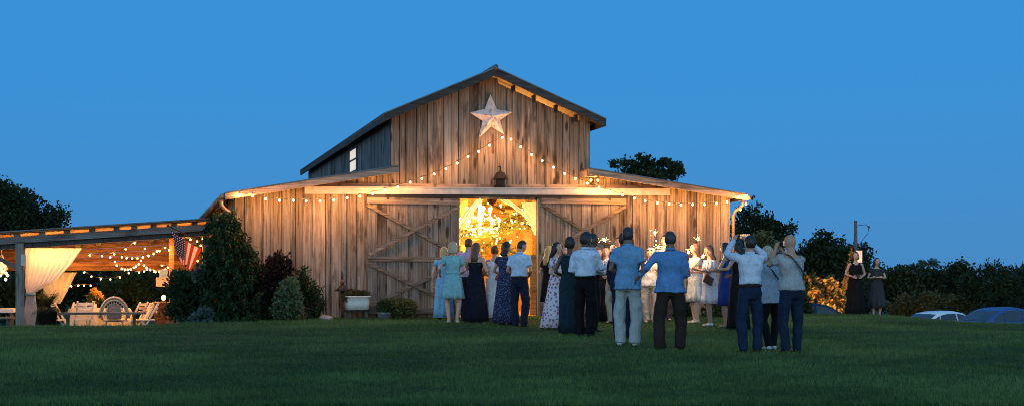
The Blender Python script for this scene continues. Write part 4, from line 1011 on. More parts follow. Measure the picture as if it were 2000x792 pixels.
# curtains
cloth('curtain', 'long white tied-back curtain on the front pavilion post', 'curtain',
      [PW(50, 483, .3), PW(51, 520, .3), PW(50, 555, .3), PW(52, 575, .28), PW(46, 610, .28), PW(44, 641, .28)],
      [PW(160, 484, .3), PW(140, 515, .3), PW(112, 545, .3), PW(68, 571, .28), PW(72, 605, .28), PW(66, 641, .28)], 30, 40, fold=.035, folds=8)
mb = MB(); c_ = PW(59, 573, .28)
tb = thing('curtain_tie', 'white tie band gathering the front pavilion curtain', 'tie', c_, 0); mb.loft([[c_+Vector((.13*math.cos(u), .09*math.sin(u), z)) for u in [k*math.pi/6 for k in range(12)]] for z in (-.03, .03)]); mb.build('band', M['linen'], tb, True)
cloth('curtain', 'cream curtain tied back deeper inside the pavilion', 'curtain',
      [PW(80, 531, 5.6), PW(84, 560, 5.6), PW(98, 590, 5.6)], [PW(150, 531, 5.6), PW(136, 560, 5.6), PW(117, 592, 5.6)], 16, 20, mat='linen', fold=.03, folds=5)
# strings of bulbs under the pavilion roof (read off the photograph, each at its own depth)
def crop(pts, ox, oy, k): return [(ox+x/k, oy+y/k) for x, y in pts]
g = 'bulb strings under the pavilion roof'
S1 = crop([(55,240),(141,245),(227,231),(307,198),(371,155)], 160, 430, 3.6)
S2 = crop([(200,254),(281,254),(314,261),(353,263),(391,261),(428,254),(468,245),(504,231),(527,212),(545,210),(585,188),(614,205)], 160, 430, 3.6)
S3 = crop([(233,287),(244,312),(280,335),(304,343),(322,343),(343,339),(366,328),(381,318),(400,303),(416,279),(443,194)], 160, 430, 3.6)
S4 = crop([(436,312),(455,328),(457,341),(480,343),(508,352),(516,357),(545,355),(571,350),(587,341),(604,326),(563,314)], 160, 430, 3.6)
S5 = crop([(17,360),(67,390),(133,407),(200,410),(267,396),(329,366),(402,361),(437,354)], 160, 430, 3.6)
S6 = [(112,551),(131,548),(139,557),(153,556),(164,556),(177,556)]
S7 = crop([(540,362),(590,390),(648,407),(712,407)], 0, 420, 3.3)
for lab, s, t, li in (('bulb string crossing the pavilion just behind its front beam', S1, 1.0, 2.2), ('bulb string swagged in a shallow curve towards the pavilion post', S2, 2.4, 2.2), ('bulb string hanging in the deepest loop mid pavilion', S3, 3.2, 2.0),
                  ('short bulb string looping near the pavilion post', S4, 3.0, 1.6), ('bulb string drooping low along the back of the pavilion', S5, 5.6, 1.6), ('level bulb string low behind the tied-back curtains', S6, 6.0, 1.4)):
    string(lab, [PW(x, y, t) for x, y in s], mat='bulb', rad=.023, group=g, light=li*1.8, every=2)
string('bulb string showing through the top of the front curtain', [PW(x, 492, .75) for x in (58, 72, 86, 100, 118, 134, 150)], group=g, light=2.6, rad=.025, every=1)
string('single bulbs beside the flag pole at the pavilion corner', [PW(355, 467, .4), PW(372, 466, .4)], group=g, light=3.5)
# chandelier at the left edge
c2 = thing('bead_chandelier', 'small lit bead chandelier at the far left of the pavilion', 'chandelier', PW(3, 520, 2.2), ROT)
mb = MB(); mb.tube([PW(3, 478, 2.2), PW(3, 505, 2.2)], .008, 5); mb.loft([[PW(3, 520, 2.2)+Vector((r*math.cos(k*math.pi/6), r*math.sin(k*math.pi/6), z)) for k in range(12)] for r, z in ((.04, .3), (.1, .1), (.16, -.05), (.05, -.2))]); mb.build('basket', M['wicker'], c2)
for dx, dy in ((-4, 0), (3, 6), (9, 10), (6, -4), (-2, 14), (1, -12), (12, 14), (8, 22)):
    p = PW(3+dx, 522+dy, 2.0); Mi = TM[c2.name].inverted(); bulb_at(p, c2, 'candle', .035)
point_light(PW(5, 528, 1.7), 10)
GZ = lambda p: ground_z(p.x, p.y)
# furniture
def local_box(mb, x0, x1, y0, y1, z0, z1): mb.box(x0, x1, y0, y1, z0, z1)
def folding_chair(p, rz, label, group='white wooden chairs in the pavilion'):
    t = thing('wooden_chair', label, 'chair', p, rz, group); W = M['white_paint']
    mb = MB(); mb.box(-.21, .21, -.2, .2, .43, .46); mb.build('seat', W, t, False, False)
    mb = MB()
    for z in (.62, .72, .82): mb.box(-.19, .19, -.235+(z-.46)*-.18, -.215+(z-.46)*-.18, z, z+.07)
    mb.build('backrest', W, t, False, False)
    for sx in (-1, 1):
        m = MB(); m.beam((sx*.2, .2, 0), (sx*.2, -.3, .92), .035, .045); m.build('leg', W, t, False, False)
        m = MB(); m.beam((sx*.17, -.22, 0), (sx*.17, .16, .43), .035, .045); m.build('leg', W, t, False, False)
    m = MB(); m.beam((-.17, -.16, .08), (.17, -.16, .08), .03, .03); m.build('stretcher', W, t, False, False)
    return t
def flo(px, t): p = PW(px, 600, t); p.z = GZ(p); return p
c1 = folding_chair(flo(160, 1.6), ROT+R(20), 'white wooden chair with its back to the lawn left of the wicker chair')
for px, t, rz, lab in ((124, 3.0, -70, 'white wooden chair nearest the potted fern'), (145, 3.4, 150, 'white wooden chair half behind the fern, facing the lawn'), (262, 2.2, 60, 'white wooden chair right of the wicker chair, turned sideways'), (275, 3.0, 80, 'white wooden chair at the right end of the dining table'), (285, 1.7, 100, 'white wooden chair closest to the brown cabinet')):
    dup(c1, flo(px, t), ROT+R(rz), lab)
# fan-backed wicker chair
p = flo(223, 1.2); wk = thing('wicker_chair', 'fan-backed white wicker armchair facing away from the lawn', 'chair', p, ROT); W = M['wicker']
mb = MB(); mb.tube([(.36*math.cos(u)*(1 if u < 3.2 else 1), -.05-.12*math.sin(u), .5+.52*max(0, math.sin(u))) for u in [math.pi*k/20 for k in range(21)]], .03, 8); mb.tube([(.31*math.cos(u), -.05-.12*math.sin(u), .5+.45*math.sin(u)) for u in [math.pi*k/20 for k in range(21)]], .022, 8); mb.build('back_hoop', W, wk, True, False)
mb = MB()
for k in range(1, 14):
    u = math.pi*k/14; mb.tube([(.10*math.cos(u), -.03, .46), (.2*math.cos(u), -.08, .5+.25*math.sin(u)), (.33*math.cos(u), -.05-.12*math.sin(u), .5+.49*math.sin(u))], .010, 5)
for q in (.35, .55, .75): mb.tube([(.33*q*math.cos(u), -.06-.09*math.sin(u), .5+.49*q*math.sin(u)) for u in [math.pi*k/12 for k in range(13)]], .008, 5)
mb.build('back_ribs', W, wk, True, False)
mb = MB(); pts = [(-.17, -.12, .45), (.17, -.12, .45), (.19, -.15, .70), (.11, -.16, .82), (0, -.165, .85), (-.11, -.16, .82), (-.19, -.15, .70)]; n_ = len(pts); mb.add(pts+[(x, y+.02, z) for x, y, z in pts], [tuple(range(n_))[::-1], tuple(range(n_, 2*n_))]+[(i, (i+1) % n_, n_+(i+1) % n_, n_+i) for i in range(n_)]); mb.build('back_panel', M['wicker_dark'], wk, False, False)
mb = MB(); mb.ell((0, .16, .42), .3, .28, .05, 20, 8); mb.build('seat', W, wk, True, False)
for sx in (-1, 1):
    for sy in (-.02, .36):
        m = MB(); m.tube([(sx*.2, sy, .42), (sx*.24, sy, .2), (sx*.3, sy, 0)], .025, 7); m.build('leg', W, wk, True, False)
    m = MB(); m.tube([(sx*.36, -.05, .5), (sx*.42, .1, .66), (sx*.38, .32, .64), (sx*.28, .36, .42)], .03, 8); m.build('armrest', W, wk, True, False)
# round table with a long cloth, flowers on it
p = flo(195, 3.2); tb = thing('dining_table', 'round dining table under a long cream cloth', 'table', p, ROT)
mb = MB(); rings = []
for z, r, f in ((.765, .01, 0), (.766, .78, 0), (.75, .82, .0), (.6, .84, .02), (.3, .86, .035), (.02, .9, .05)):
    rings.append([Vector(((r+f*math.sin(14*a))*math.cos(a), (r+f*math.sin(14*a))*math.sin(a), z)) for a in [2*math.pi*k/84 for k in range(84)]])
mb.loft(rings, caps=False); mb.build('tablecloth', M['linen'], tb, True, False)
mb = MB(); mb.tube([(0, 0, 0), (0, 0, .72)], .05, 10); mb.box(-.55, .55, -.55, .55, .70, .74); mb.build('table_frame', M['bench_wood'], tb, False, False)
q = p+Vector((-.1, -.15, .766)); fl_ = thing('flower_vase', 'vase of orange and yellow flowers on the dining table', 'flowers', q, 0)
mb = MB(); mb.loft([[q+Vector((r*math.cos(k*.524), r*math.sin(k*.524), z)) for k in range(12)] for r, z in ((.05, 0), (.075, .06), (.05, .16), (.06, .2))]); mb.build('vase', M['white_paint'], fl_, True)
leaves('blossoms', [(q+Vector((dx, 0, .34+dz)), (.09, .09, .08)) for dx, dz in ((-.08, 0), (.08, .03), (0, .1), (.14, -.04))], 160, .08, M['leaf_flower'], fl_, .5, asp=.45)
leaves('foliage', [(q+Vector((0, 0, .27)), (.17, .15, .1))], 90, .12, M['leaf_mid'], fl_, .6)
# long trestle table in front
p = flo(200, .45); bt = thing('trestle_table', 'long narrow dark plank table along the pavilion front', 'table', p, ROT); zt = PW(200, 609, .45).z-p.z
L1, L2 = pl(112, 610, .45).x-pl(200, 610, .45).x, pl(286, 610, .45).x-pl(200, 610, .45).x
for k in range(2):
    m = MB(); m.box(L1, L2, -.2+k*.21, -.005+k*.21, zt-.05, zt); m.build('tabletop', M['bench_wood'], bt, False, False)
for s in (L1+.25, L2-.3):
    m = MB(); m.beam((s-.0, -.17, 0), (s, .1, zt-.05), .08, .07); m.beam((s, .19, 0), (s, -.08, zt-.052), .078, .068); m.box(s-.05, s+.05, -.17, .17, zt-.11, zt-.051); m.build('trestle', M['bench_wood'], bt, False, False)
# cabinet with lamp, box, white panel
p = flo(322, 1.9); cb = thing('cabinet', 'orange-brown wooden cabinet beside the pavilion post', 'cabinet', p, ROT); zt = PW(320, 589, 1.9).z-p.z
wd = (pl(338, 600, 1.9).x-pl(297, 600, 1.9).x)/2
mb = MB(); mb.box(-wd, wd, -.2, .25, .05, zt-.03); mb.build('carcass', M['cabinet'], cb, False, False)
mb = MB(); mb.box(-wd-.03, wd+.03, -.24, .27, zt-.029, zt); mb.build('cabinet_top', M['cabinet'], cb, False, False)
for sx in (-1, 1):
    m = MB(); x0, x1 = sorted((sx*.015, sx*(wd-.03))); m.box(x0, x1, -.222, -.202, .12, zt-.1); dr = m.build('door', M['cabinet'], cb, False, False)
    m = MB(); m.ell((sx*.05, -.235, zt*.5), .014, .014, .014, 8, 6); m.build('knob', M['iron'], dr, True, False)
q = p+Vector((-.03, -.02, zt)); lp = thing('glass_lamp', 'small lit glass lamp on the cabinet top', 'lamp', q, 0)
mb = MB(); mb.loft([[q+Vector((r*math.cos(k*.524), r*math.sin(k*.524), z)) for k in range(12)] for r, z in ((.07, 0), (.07, .02), (.02, .03), (.03, .05))]); mb.build('base', M['iron'], lp)
mb = MB(); mb.ell(q+Vector((0, 0, .12)), .06, .06, .075); mb.build('lamp_globe', M['bulb_soft'], lp, True)
point_light(q+Vector((.16, -.14, .2)), 3.5)
p = flo(348, 1.5); bx = thing('wooden_crate', 'tilted wooden crate lying between cabinet and shrub', 'crate', p+Vector((0, 0, .05)), ROT+.3)
for k in range(4):
    m = MB(); m.box(-.25, .25, -.2, .2, k*.08, k*.08+.07); m.xf(Matrix.Rotation(-.25, 4, 'Y')); m.build('slat', M['cabinet'], bx, False, False)
a = PW(319, 544, 2.4); sp = thing('wall_speaker', 'white box loudspeaker hung on the inner pavilion post', 'speaker', a, ROT)
mb = MB(); mb.box(-.19, .17, -.11, .1, -.2, .05); mb.build('case', M['wicker'], sp, False, False); mb = MB(); mb.box(-.16, .14, -.118, -.111, -.17, .02); mb.build('grille', M['wicker'], sp, False, False); mb = MB(); mb.box(-.11, .12, -.02, .04, .052, .26); mb.build('bracket', M['zinc'], sp, False, False)
# left-edge table and dark bench
p = flo(2, 1.5); s2 = thing('side_table', 'low white topped table at the far left of the pavilion', 'table', p, ROT); zt = PW(2, 606, 1.5).z-p.z
m = MB(); m.box(-.5, .32, -.3, .3, zt-.04, zt+.06); m.build('tabletop', M['white_paint'], s2, False, False)
for x in (-.44, .26):
    for y in (-.24, .24):
        m = MB(); m.box(x-.03, x+.03, y-.03, y+.03, 0, zt-.042); m.build('leg', M['bench_wood'], s2, False, False)
p = flo(0, .5); s3 = thing('dark_bench', 'dark wooden bench at the left edge of the pavilion', 'bench', p, ROT); zt = PW(0, 618, .5).z-p.z
m = MB(); m.box(-1., .33, -.17, .17, zt-.05, zt); m.build('seat', M['bench_wood'], s3, False, False)
for x in (-.85, .2):
    m = MB(); m.box(x-.05, x+.05, -.14, .14, 0, zt-.052); m.build('leg', M['bench_wood'], s3, False, False)
# potted fern
p = PW(92, 600, .5); p.z = GZ(p)-.0; zt = PW(92, 596, .5).z
fn = thing('potted_fern', 'big arching fern in a dark pot beside the white curtain', 'plant', p, 0)
mb = MB(); h = zt-p.z-.05; mb.loft([[p+Vector((r*math.cos(k*.393), r*math.sin(k*.393), z)) for k in range(16)] for r, z in ((.17, 0), (.25, h*.8), (.28, h*.82), (.28, h), (.24, h), (.22, h*.9))]); mb.build('pot', M['iron'], fn, True)
V = []; rn_ = []
for k in range(70):
    u = random.random()*6.283; el = random.uniform(.2, 1.35); Lf = random.uniform(.35, .6); d0 = Vector((math.cos(u)*math.cos(el), math.sin(u)*math.cos(el), math.sin(el))); r_ = random.random()
    prev = p+Vector((0, 0, h)); side_ = Vector((-math.sin(u), math.cos(u), 0))
    for i in range(12):
        d0 = (d0+Vector((0, 0, -.11))).normalized(); nx = prev+d0*Lf/12; w = .085*math.sin(math.pi*(i+.8)/13)
        for sg in (-1, 1):
            e = prev+side_*sg*w+d0*.03; V += [prev, prev+d0*.012, e+d0*.01, e-d0*.012]; rn_.append(r_)
        prev = nx
Mi = TM[fn.name].inverted(); me = np_mesh('fronds', np.array([tuple(Mi@v) for v in V]), 4, np.array(rn_)); link('fronds', me, M['leaf_dark'], fn)
# flag on its slanted pole
tip, base = PW(328, 440, -1.1), PW(376, 464, -.05)
fg = thing('flag', 'stars and stripes flag hanging from a slanted pole on the pavilion corner', 'flag', base, 0)
mb = MB(); mb.tube([base, tip], .014, 7); pole = mb.build('flag_pole', M['trunk'], fg, True)
mb = MB(); mb.ell(tip, .028, .028, .028); mb.build('finial', M['iron'], pole, True)
A, B, C_, D_ = PW(334, 449, -.95), PW(393, 486, -.25), PW(372, 527, -.25), PW(350, 509, -.85)
t = NT('flag_cloth'); uv = t.n('ShaderNodeAttribute', attribute_name='flag_uv'); sx = t.n('ShaderNodeSeparateXYZ', {0: uv.outputs['Vector']})
u_, v_ = sx.outputs[0], sx.outputs[1]
st = t.math('LESS_THAN', t.math('FRACT', t.math('MULTIPLY', u_, 4.5)), .5)
stripes = t.mix(st, (.82, .78, .74), (.55, .05, .035))
cant = t.math('MULTIPLY', t.math('LESS_THAN', u_, .46), t.math('LESS_THAN', v_, .82))
def cell(x, k): return t.math('ABSOLUTE', t.math('SUBTRACT', t.math('FRACT', t.math('MULTIPLY', x, k)), .5))
fx, fy = cell(u_, 13.), cell(v_, 11.)
star_ = t.math('LESS_THAN', t.math('ADD', t.math('POWER', fx, 2.), t.math('POWER', fy, 2.)), .05)
canton = t.mix(star_, (.02, .028, .09), (.7, .7, .72))
cc = t.mix(cant, stripes, canton); t.set('Base Color', cc); t.set('Roughness', .85)
tr = t.n('ShaderNodeBsdfTranslucent', {'Color': cc}); mx = t.n('ShaderNodeMixShader', {0: .35, 1: t.b.outputs[0], 2: tr.outputs[0]}); t.t.links.new(mx.outputs[0], t.t.nodes['Material Output'].inputs[0])
mb = MB(); nu, nv = 28, 18; vs = []; uvs = []
for i in range(nu+1):
    for j in range(nv+1):
        u, v = i/nu, j/nv; q = (A.lerp(B, u)).lerp(D_.lerp(C_, u), v)
        q = q+Vector((.0, -.05, 0))*math.sin(u*11+v*2)*(.3+v)+Vector((0, 0, -.03))*math.sin(u*math.pi)*(1-v); vs.append(q); uvs.append((u, v, 0))
mb.add(vs, [(i*(nv+1)+j, i*(nv+1)+j+1, (i+1)*(nv+1)+j+1, (i+1)*(nv+1)+j) for i in range(nu) for j in range(nv)])
fo = mb.build('flag_cloth', t.m, fg, True); at_ = fo.data.attributes.new('flag_uv', 'FLOAT_VECTOR', 'POINT'); at_.data.foreach_set('vector', [c for q in uvs for c in q])
# ================================================================ planting along the barn
def gb(px, d): x = (px-HX)/F*d; return (x, d)
d = 26.9
tree('conifer', 'tall layered dark green conifer at the barn\'s left corner', 'conifer', gb(448, d),
     [lob(440, 430, 26, d, 20), lob(424, 436, 14, d, 12), lob(437, 455, 37, d, 26), lob(448, 480, 44, d, 26), lob(450, 508, 52, d, 28), lob(452, 540, 58, d, 32), lob(456, 575, 60, d, 34), lob(458, 606, 58, d, 30), lob(412, 540, 26, d, 28), lob(486, 520, 26, d, 30)],
     19000, .085, M['pine'], None, .06, clump=.036, shell=.5, droop=.5, up=.1, asp=.22, limbs=False)
tree('shrub', 'low dark green shrub between the conifer and the flag', 'shrub', gb(362, 27.4), [lob(350, 560, 26, 27.4, 30), lob(372, 566, 30, 27.4, 32), lob(385, 590, 40, 27.4, 40), lob(345, 600, 26, 27.4, 32), lob(395, 610, 30, 27.4, 24)], 5000, .085, M['leaf_dark'], None, .04, clump=.06)
tree('shrub', 'small blue-grey shrub in front of the conifer\'s left foot', 'shrub', gb(400, 26.3), [lob(398, 617, 16, 26.3, 14), lob(384, 622, 12, 26.3, 10)], 500, .10, M['leaf_grey'], None, .02, asp=.45)
tree('shrub', 'blue-grey leafy sprig showing above the low dark shrub', 'shrub', gb(389, 27.0), [lob(390, 535, 10, 27.0, 16)], 160, .10, M['leaf_grey'], None, .015, asp=.45)
tree('shrub', 'dark red smoke bush with arching upper shoots', 'shrub', gb(528, 27.2), [lob(520, 545, 32, 27.2, 40), lob(540, 530, 24, 27.2, 26), lob(518, 595, 34, 27.2, 34), lob(548, 515, 12, 27.2, 14), lob(555, 505, 8, 27.2, 6), lob(562, 528, 9, 27.2, 6)], 4200, .085, M['leaf_red'], None, .04, clump=.05, asp=.3)
tree('shrub', 'pale variegated rounded shrub against the barn boards', 'shrub', gb(562, 26.9), [lob(562, 585, 28, 26.9, 36), lob(560, 602, 32, 26.9, 22), lob(568, 560, 16, 26.9, 20)], 3200, .06, M['leaf_pale'], None, .03, shell=.35, asp=.4)
tree('shrub', 'dark upright shrub right of the variegated one', 'shrub', gb(604, 27.5), [lob(600, 560, 18, 27.5, 30), lob(608, 590, 22, 27.5, 32), lob(590, 540, 10, 27.5, 16), lob(620, 605, 14, 27.5, 16)], 2600, .07, M['leaf_dark'], None, .03, clump=.045, asp=.25)
# rocks
p = at(638, 616, 27.3); rk = thing('rock', 'pale flat rock by the barn foot', 'rock', (p.x, p.y, ground_z(p.x, p.y)-.02), 0)
mb = MB(); mb.ell((0, 0, .05), .17, .12, .075, 14, 9); mb.v = [tuple(Vector(v)*(1+.25*noise.noise(Vector(v)*7))) for v in mb.v]; mb.build('stone', M['stone'], rk, True, False)
# claw-foot tub half used as a planter
p = FW(697, 600, -.42); gz = ground_z(p.x, p.y); tub = thing('tub_planter', 'white enamel tub planter on a dark stand against the barn', 'planter', (p.x, p.y, gz), ROT)
zb, zt = at(0, 604, p.y).z-gz, at(0, 577, p.y).z-gz; hw = 23/F*p.y
mb = MB()
mb.loft([rrect(hw*.94, .2, zb), rrect(hw*.99, .22, (zb+zt)/2), rrect(hw, .23, zt-.03), rrect(hw+.02, .25, zt-.02), rrect(hw+.02, .25, zt), rrect(hw-.03, .2, zt), rrect(hw-.04, .19, zt-.06)]); mb.build('basin', M['white_paint'], tub, True, False)
mb = MB(); mb.box(-hw, hw, -.16, .16, zb-.05, zb-.004); mb.build('stand', M['iron'], tub, False, False)
for sx in (-1, 1):
    for sy in (-1, 1):
        m = MB(); m.box(sx*(hw-.08)-.035, sx*(hw-.08)+.035, sy*.12-.035, sy*.12+.035, 0, zb-.052); m.build('leg', M['bench_wood'], tub, False, False)
c0 = Vector((p.x, p.y, gz+zt)); leaves('foliage', [(c0+Vector((-.12, -.06, .03)), (.2, .16, .10)), (c0+Vector((.1, 0, .03)), (.2, .15, .07)), (c0+Vector((-.22, -.2, -.03)), (.1, .08, .08))], 700, .07, M['leaf_olive'], tub, .6, asp=.35)
# bird feeder / ornament on a rusty stake
p = FW(669, 565, -.3); gz = ground_z(p.x, p.y); bf = thing('bird_feeder', 'dark hooded bird feeder on a rusty stake by the white tub', 'feeder', (p.x, p.y, gz), 0)
zt = at(0, 546, p.y).z-gz; zh = at(0, 566, p.y).z-gz
mb = MB(); mb.tube([(0, 0, 0), (0, 0, zt-.1)], .018, 7); mb.ell((0, 0, zt-.05), .05, .05, .06); mb.build('stake', M['rust'], bf, True, False)
mb = MB(); mb.loft([[Vector((r*math.cos(k*.449), r*math.sin(k*.449), z)) for k in range(14)] for r, z in ((.16, zh-.02), (.165, zh), (.07, zh+.09), (.03, zh+.14))]); mb.build('hood', M['iron'], bf, True, False)
mb = MB(); mb.tube([(0, 0, zh-.14), (0, 0, zh-.01)], .05, 10); mb.ell((0, 0, zh-.15), .09, .09, .015); mb.build('seed_tray', M['iron'], bf, True, False)
# zinc bucket with plant, and a bush next to it
p = at(751, 621, 27.55); gz = ground_z(p.x, p.y); bu = thing('bucket_planter', 'small zinc bucket holding a leafy green plant', 'planter', (p.x, p.y, gz), 0)
mb = MB(); mb.loft([[Vector((r*math.cos(k*.314), r*math.sin(k*.314), z)) for k in range(20)] for r, z in ((.13, 0), (.155, .13), (.165, .135), (.165, .15), (.15, .15), (.14, .11))]); mb.build('bucket', M['zinc'], bu, True, False)
c0 = Vector((p.x, p.y, gz+.25)); leaves('foliage', [(c0, (.19, .17, .15)), (c0+Vector((.02, 0, .09)), (.14, .13, .10))], 900, .06, M['leaf_mid'], bu, .5, asp=.4)
tree('shrub', 'low yellow-green flowering bush beside the zinc bucket', 'shrub', gb(783, 27.75), [lob(778, 600, 22, 27.75, 18), lob(797, 602, 18, 27.75, 18), lob(775, 612, 16, 27.75, 12), lob(762, 592, 12, 27.75, 9)], 2000, .06, M['leaf_yel'], None, .02, shell=.4, asp=.4)
for px, py, r in ((1396, 625, 26), (1330, 623, 20)):
    tree('shrub', 'low dark shrub at the barn foot behind the '+('white dress' if px > 1380 else 'blue-shirted man'), 'shrub', gb(px, 28.6), [lob(px, py-20, r, 28.6, 20), lob(px+18, py-12, r*.7, 28.6, 14)], 900, .07, M['leaf_dark'], None, .02)
# pavilion backdrop bushes
g = 'bushes behind the pavilion'
tree('bush', 'broad rounded green bush behind the dining table', 'bush', gb(255, 41), [lob(225, 575, 30, 41, 30), lob(262, 560, 38, 41, 30), lob(295, 570, 30, 41, 34), lob(250, 605, 50, 41, 40)], 5200, .13, M['leaf_mid'], g, .06, clump=.09)
tree('bush', 'dark bush filling the gap behind the tied-back cream curtain', 'bush', gb(150, 44), [lob(150, 550, 45, 44, 40), lob(185, 560, 45, 44, 40), lob(210, 540, 40, 44, 30), lob(100, 560, 50, 44, 50), lob(60, 590, 60, 44, 60)], 9000, .15, M['leaf_dark'], g, .06, clump=.1)
tree('bush', 'lit green bush at the far left behind the pavilion chandelier', 'bush', gb(12, 38.5), [lob(5, 570, 30, 38.5, 34), lob(30, 580, 26, 38.5, 30), lob(-30, 560, 40, 38.5, 40), lob(30, 540, 40, 40, 30)], 4600, .12, M['leaf_mid'], g, .05, clump=.08)
tree('bush', 'dark bush behind the brown cabinet and wall speaker', 'bush', gb(340, 43), [lob(335, 545, 44, 43, 40), lob(370, 550, 34, 43, 50), lob(290, 560, 50, 43, 50), lob(250, 540, 50, 43, 30)], 8000, .15, M['leaf_dark'], g, .05, clump=.1)
# ================================================================ trees
tree('tree', 'large dark bushy tree rising behind the pavilion roof', 'tree', gb(30, 70),
     [lob(8, 395, 26, 70, 30), lob(40, 400, 28, 70, 26), lob(-30, 385, 44, 70, 30), lob(66, 430, 32, 70, 30), lob(104, 428, 22, 70, 14), lob(90, 452, 26, 70, 22), lob(20, 450, 60, 70, 34), lob(-60, 430, 60, 70, 50), lob(60, 475, 50, 70, 24), lob(3, 372, 10, 70, 12)], 24000, .19, M['leaf_far'], None, .3, clump=.22, shell=.5)
tree('tree', 'dark clumpy treetop showing above the barn\'s right roof', 'tree', gb(1262, 58),
     [lob(1204, 323, 9, 58, 6), lob(1222, 318, 9, 58, 8), lob(1236, 332, 17, 58, 10), lob(1262, 318, 12, 58, 11), lob(1247, 315, 9, 58, 8), lob(1276, 333, 14, 58, 9), lob(1297, 317, 11, 58, 8), lob(1317, 329, 12, 58, 9), lob(1304, 344, 14, 58, 9), lob(1328, 338, 7, 58, 5), lob(1262, 350, 34, 58, 9, 1.5), lob(1240, 385, 34, 58, 24), lob(1285, 390, 38, 58, 26), lob(1262, 420, 50, 58, 30)], 10500, .15, M['leaf_far'], None, .22, clump=.08, shell=.5, asp=.45)
tree('tree', 'dark loose-branched small tree just right of the barn', 'tree', gb(1470, 39),
     [lob(1455, 450, 28, 39, 34), lob(1490, 445, 30, 39, 26), lob(1470, 425, 22, 39, 18), lob(1515, 452, 24, 39, 18), lob(1540, 448, 14, 39, 9), lob(1462, 490, 38, 39, 34), lob(1500, 495, 36, 39, 36), lob(1470, 560, 48, 39, 60), lob(1520, 560, 36, 39, 50)], 9500, .12, M['leaf_far'], None, .08, clump=.10, shell=.55, asp=.3, up=.5)
tree('tree', 'yellow-green bushy tree behind the raised phone', 'tree', gb(1490, 36), [lob(1485, 480, 22, 36, 24), lob(1500, 500, 24, 36, 26), lob(1478, 510, 22, 36, 26), lob(1490, 560, 30, 36, 50)], 2600, .13, M['leaf_yel'], None, .05, clump=.08, asp=.4)
tg = 'trees along the field edge'
tree('tree', 'tallest dark tree of the field edge, left of the utility pole', 'tree', gb(1622, 62),
     [lob(1610, 480, 22, 62, 20), lob(1602, 462, 8, 62, 10), lob(1640, 490, 26, 62, 20), lob(1585, 500, 28, 62, 22), lob(1625, 520, 50, 62, 34), lob(1668, 510, 24, 62, 24), lob(1690, 500, 13, 62, 12), lob(1570, 540, 40, 62, 50), lob(1630, 575, 70, 62, 50), lob(1690, 560, 34, 62, 50)], 17000, .17, M['leaf_far'], tg, .2, clump=.16, shell=.5)
for i, (px, lobes, lab) in enumerate([
    (1745, [(1738, 545, 28, 16), (1765, 540, 22, 14), (1725, 565, 30, 26), (1755, 580, 44, 34)], 'low dark tree right behind the woman with crossed arms'),
    (1798, [(1790, 538, 24, 14), (1815, 545, 26, 16), (1800, 575, 46, 34), (1775, 550, 20, 16)], 'dark rounded tree under the star-leaved sumac top'),
    (1868, [(1862, 532, 16, 12), (1872, 520, 8, 8), (1880, 540, 24, 14), (1850, 548, 22, 14), (1865, 580, 48, 36)], 'pointed dark tree above the white car'),
    (1985, [(1990, 540, 26, 16), (1970, 555, 26, 20), (2020, 540, 36, 24), (1990, 585, 50, 36)], 'dark tree at the right edge behind the blue car'),
    (2100, [(2080, 550, 40, 30), (2125, 540, 40, 30), (2100, 585, 60, 40)], 'dark tree past the right end of the car row')]):
    tree('tree', lab, 'tree', gb(px, 57+i*1.3), [lob(a, b, c_, 57+i*1.3, e) for a, b, c_, e in lobes], 6800, .155, M['leaf_far'], tg, .12, clump=.15, shell=.5)
# spiky pine with upright shoots
d = 56; t = tree('pine_tree', 'spiky dark pine with upright shoots against the dusk sky', 'pine', gb(1930, d), [lob(1920, 560, 40, d, 36), lob(1950, 550, 30, d, 30), lob(1900, 575, 30, d, 36), lob(1968, 570, 26, d, 34)], 6800, .155, M['leaf_far'], tg, .12, clump=.14, asp=.2)
V = []; 
for px, pt, pb in ((1903, 525, 560), (1912, 516, 560), (1922, 512, 555), (1934, 503, 550), (1940, 508, 555), (1950, 514, 550), (1960, 520, 552), (1972, 516, 552), (1978, 528, 556), (1893, 535, 560)):
    a, b = at(px, pb, d), at(px+random.uniform(-5, 5), pt, d)
    for k in range(26):
        u = k/26; q = a.lerp(b, u); L_ = .55*(1-u)+.16; an = random.random()*6.28; dr = Vector((math.cos(an), math.sin(an), .55)).normalized(); s_ = dr.cross(Vector((0, 0, 1))).normalized()*.035
        V += [q-s_, q+s_, q+dr*L_+s_*.3, q+dr*L_-s_*.3]
Mi = TM[t.name].inverted(); link('shoots', np_mesh('shoots', np.array([tuple(Mi@v) for v in V]), 4, rng.random(len(V)//4)), M['leaf_far'], t)
# sumac with star-shaped leaf heads
d = 63; x, y = gb(1812, d); g0 = ground_z(x, y); t = thing('sumac_tree', 'sumac with palm-like star of long leaves above the trees', 'sumac', (x, y, g0), 0, tg)
mb = MB(); top = at(1814, 515, d); mb.tube([(x, y, g0-.1), (x+.1, y, (g0+top.z)/2), top], [.09, .06, .03], 7); mb.build('trunk', M['trunk'], t, True)
V = []
for c0, n_, L0 in ((top, 15, .62), (at(1793, 530, d), 11, .5), (at(1832, 533, d), 11, .45)):
    for k in range(n_):
        an = 2*math.pi*k/n_+random.random()*.3; el = random.uniform(-.2, 1.0); dr = Vector((math.cos(an)*math.cos(el), math.sin(an)*math.cos(el)*.8, math.sin(el))); pr = c0.copy()
        for i in range(10):
            dr = (dr+Vector((0, 0, -.07))).normalized(); nx = pr+dr*L0/10; s_ = dr.cross(Vector((.2, -1, .1))).normalized()*(.10*math.sin(math.pi*(i+.9)/11))
            V += [pr, pr+dr*.03+s_, nx+s_*.9, nx]; V += [pr, pr+dr*.03-s_, nx-s_*.9, nx]; pr = nx
